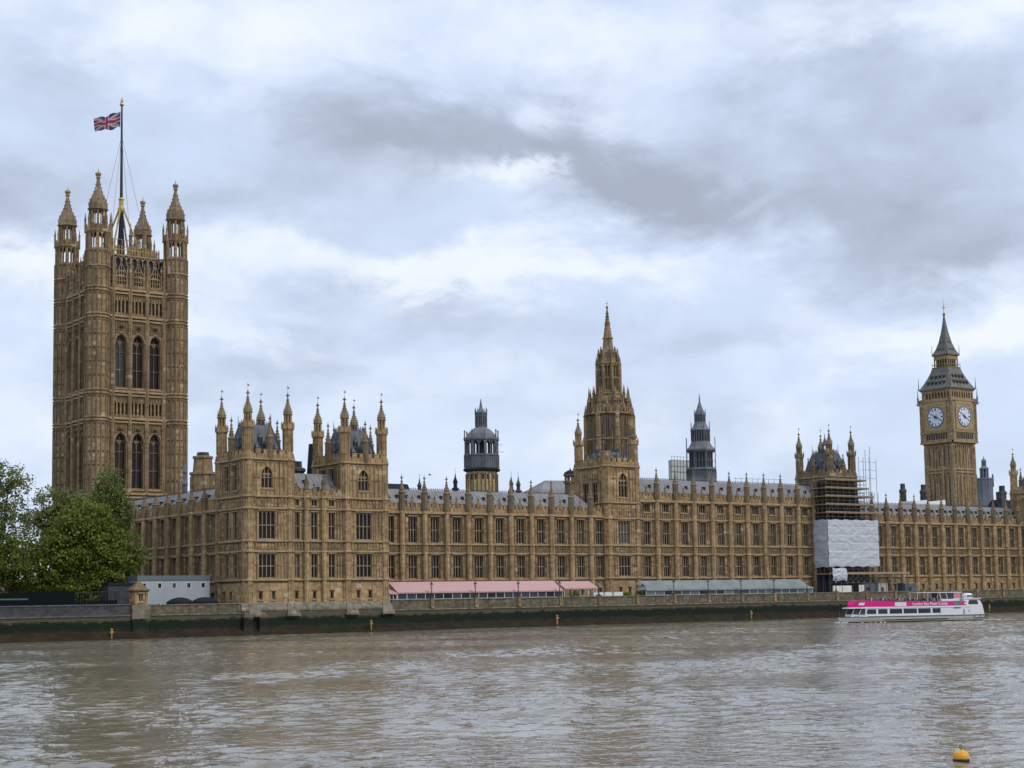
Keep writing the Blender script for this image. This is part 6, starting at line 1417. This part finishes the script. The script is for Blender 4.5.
b = MB(BW); b.prism([(4.4, 1.0), (5.0, 1.0), (5.25, .8), (5.35, .4)], 12, 12.6, -.6, sx=1.0, sy=1.2); b.use(VENTGREY); b.box(12.0, 13.2, -1.85, -1.75, 4.6, 5.0); part('funnel_casing', b, bt)
b = MB(POLE); b.tube((9.5, 0, 5.6), (9.5, 0, 7.2), .05, .03); b.tube((8.9, 0, 6.4), (10.1, 0, 6.4), .03); b.tube((11.4, -.5, 4.2), (11.4, -.5, 5.4), .03)
for x in (10.8, 11.7, 14.3): b.tube((x, -2.5, 4.35), (x, -2.5, 5.0), .03)
b.tube((-15.4, 0, 1.1), (-15.4, 0, 2.3), .04); part('mast', b, bt)
# --- people on the open deck
def skin_person(cloth, legs, hair, pose):
    """one continuous body grown on a skeleton; clothing and hair are separate shells"""
    sit = pose == 'sit'; hip = .48 if sit else .92
    P = {'pel': (0, 0, hip), 'chest': (0, .02, hip + .42), 'neck': (0, 0, hip + .58), 'head': (0, -.03, hip + .74), 'top': (0, -.02, hip + .84)}
    r = {'pel': .15, 'chest': .165, 'neck': .06, 'head': .1, 'top': .085}; E_ = [('pel', 'chest'), ('chest', 'neck'), ('neck', 'head'), ('head', 'top')]
    for s_, n_ in ((-1, 'l'), (1, 'r')):
        P['sh' + n_] = (s_ * .2, 0, hip + .5); r['sh' + n_] = .07; P['el' + n_] = (s_ * .26, -.06, hip + .24); r['el' + n_] = .05; P['wr' + n_] = (s_ * .2, -.26, hip + .14); r['wr' + n_] = .038; P['ha' + n_] = (s_ * .16, -.34, hip + .13); r['ha' + n_] = .04
        E_ += [('chest', 'sh' + n_), ('sh' + n_, 'el' + n_), ('el' + n_, 'wr' + n_), ('wr' + n_, 'ha' + n_)]
        P['hp' + n_] = (s_ * .1, 0, hip - .03); r['hp' + n_] = .11
        kn = (s_ * .12, -.42, hip) if sit else (s_ * .11, -.02, .5); an = (s_ * .12, -.44, .07) if sit else (s_ * .11, .02, .08)
        P['kn' + n_] = kn; r['kn' + n_] = .07; P['an' + n_] = an; r['an' + n_] = .045; P['to' + n_] = (an[0], an[1] - .17, .04); r['to' + n_] = .04
        E_ += [('pel', 'hp' + n_), ('hp' + n_, 'kn' + n_), ('kn' + n_, 'an' + n_), ('an' + n_, 'to' + n_)]
    ks = list(P); me = bpy.data.meshes.new('person_skeleton'); me.from_pydata([P[k] for k in ks], [(ks.index(a), ks.index(c)) for a, c in E_], [])
    o = bpy.data.objects.new('person_skeleton', me); COL.objects.link(o); o.modifiers.new('skin', 'SKIN'); sv = me.skin_vertices[0].data
    for i, k in enumerate(ks): sv[i].radius = (r[k], r[k] * (.8 if k in ('chest', 'pel') else 1)); sv[i].use_root = (k == 'pel')
    md = o.modifiers.new('sub', 'SUBSURF'); md.levels = 1; dg = bpy.context.evaluated_depsgraph_get(); out = bpy.data.meshes.new_from_object(o.evaluated_get(dg)); bpy.data.objects.remove(o)
    out.materials.clear()
    for M in (SKINM, cloth, legs): out.materials.append(M)
    for p in out.polygons:
        z = p.center.z; p.material_index = 0 if z > hip + .57 or (abs(p.center.x) > .1 and p.center.y < -.24 and z > hip + .02 and not (sit and z < hip + .06)) else (1 if z > hip + .03 else 2); p.use_smooth = True
    h = MB(hair); h.prism([(hip + .74, .1), (hip + .80, .115), (hip + .86, .105), (hip + .91, .06), (hip + .925, .01)], 8, 0, .02); return out, h.mesh('hair', True)
SKINM = mat('skin', (.45, .27, .19), .6)
cl_ = {'dark navy': (.02, .025, .05), 'black': (.012, .012, .013), 'red': (.35, .02, .03), 'pale grey': (.35, .35, .36), 'white': (.62, .62, .6), 'olive': (.07, .075, .035), 'blue': (.04, .10, .28)}
hr = [mat('brown hair', (.05, .03, .018), .7), mat('grey hair', (.25, .24, .23), .7), mat('black hair', (.012, .01, .01), .6)]
protos = {}
rp_ = random.Random(3); names_ = list(cl_)
for i in range(34):
    nm = names_[(i * 3 + rp_.randrange(3)) % len(names_)]; pose = 'sit' if i < 28 else 'stand'
    if (nm, pose) not in protos: protos[(nm, pose)] = skin_person(mat(nm + ' jacket', cl_[nm], .85), mat('dark trousers ' + nm, (.03, .03, .04), .9), hr[len(protos) % 3], pose)
    me, hm = protos[(nm, pose)]
    lx = -9.6 + i * .43 + rp_.uniform(-.15, .15) if i < 28 else 2.9 + (i - 28) * .62; ly = rp_.choice((-2.0, -1.5, -.6)) if i < 28 else rp_.choice((-1.4, -.5)); lz = 3.56 if i < 28 else 3.0
    wpos = Matrix.LocRotScale(bt.location, bt.rotation_euler, bt.scale) @ Vector((lx, ly, lz)); rz = R(-25.5) + (R(-90) if i < 28 else rp_.uniform(-1.2, 1.2))
    t = thing('person', (f'passenger in {nm} jacket sitting on the upper deck of the cruise boat' if pose == 'sit' else f'passenger in {nm} jacket standing under the canopy of the cruise boat'), 'person', wpos, rz, 'passengers on the cruise boat'); part('body', me, t); part('hair', hm, t)
b = MB(DECKM); 
for i in range(14): x = -9.4 + i * .9; b.box(x, x + .45, -2.5, 2.5, 3.28, 3.84); b.box(x + .4, x + .46, -2.5, 2.5, 3.84, 4.1)
part('bench', b, bt)
# foam at the bow and stern
FOAM = mat('wake foam', (.62, .61, .58), .8)
def foam(x0, x1, y0, y1, n, seed, name='wake'):
    rg = random.Random(seed); b = MB(FOAM)
    for i in range(n):
        x, y = rg.uniform(x0, x1), rg.uniform(y0, y1); r = rg.uniform(.08, .24); k = rg.randint(6, 9); b.prism([(-.1, r), (.06, r * .8), (.1, r * .35)], k, x, y, rg.uniform(0, 3), 1.6, .7)
    return b
fb = foam(-15.6, -13.4, -1.9, -1.0, 9, 1); f2 = foam(-12, -6, -3.25, -3.0, 6, 2); f3 = foam(15.4, 18.5, -1.8, 1.2, 16, 4)
for q in (f2, f3):
    n0 = len(fb.v); fb.v += q.v; fb.f += [tuple(k + n0 for k in f) for f in q.f]; fb.mi += q.mi
single('wake', fb, None, None, (116.6, -62.2, 0), R(-25.5), kind='stuff')
# --- a gull over the terrace
t = thing('gull', 'small dark bird in flight above the roof over the pink awning', 'bird', (6.0, -60, 25.4), R(40)); b = MB(mat('gull feathers', (.08, .08, .085), .8)); b.prism([(-.26, .01), (-.2, .045), (-.05, .075), (.08, .065), (.16, .04), (.2, .045), (.25, .03), (.3, .008)], 8); b.xform(0, Matrix.Rotation(R(80), 4, 'X'))
for s_ in (-1, 1):
    b.faces([(s_ * .05, -.08, 0), (s_ * .05, .08, 0), (s_ * .3, .1, .16), (s_ * .3, -.03, .17), (s_ * .62, .16, .06), (s_ * .58, .1, .07)], [(0, 1, 2, 3), (3, 2, 4, 5)])
    b.faces([(s_ * .05, -.08, -.02), (s_ * .05, .08, -.02), (s_ * .3, .1, .14), (s_ * .3, -.03, .15), (s_ * .62, .16, .05), (s_ * .58, .1, .06)], [(3, 2, 1, 0), (5, 4, 2, 3)])
b.faces([(-.03, .2, 0), (.03, .2, 0), (.08, .4, 0), (-.08, .4, 0)], [(0, 1, 2, 3)]); part('body', b, t)
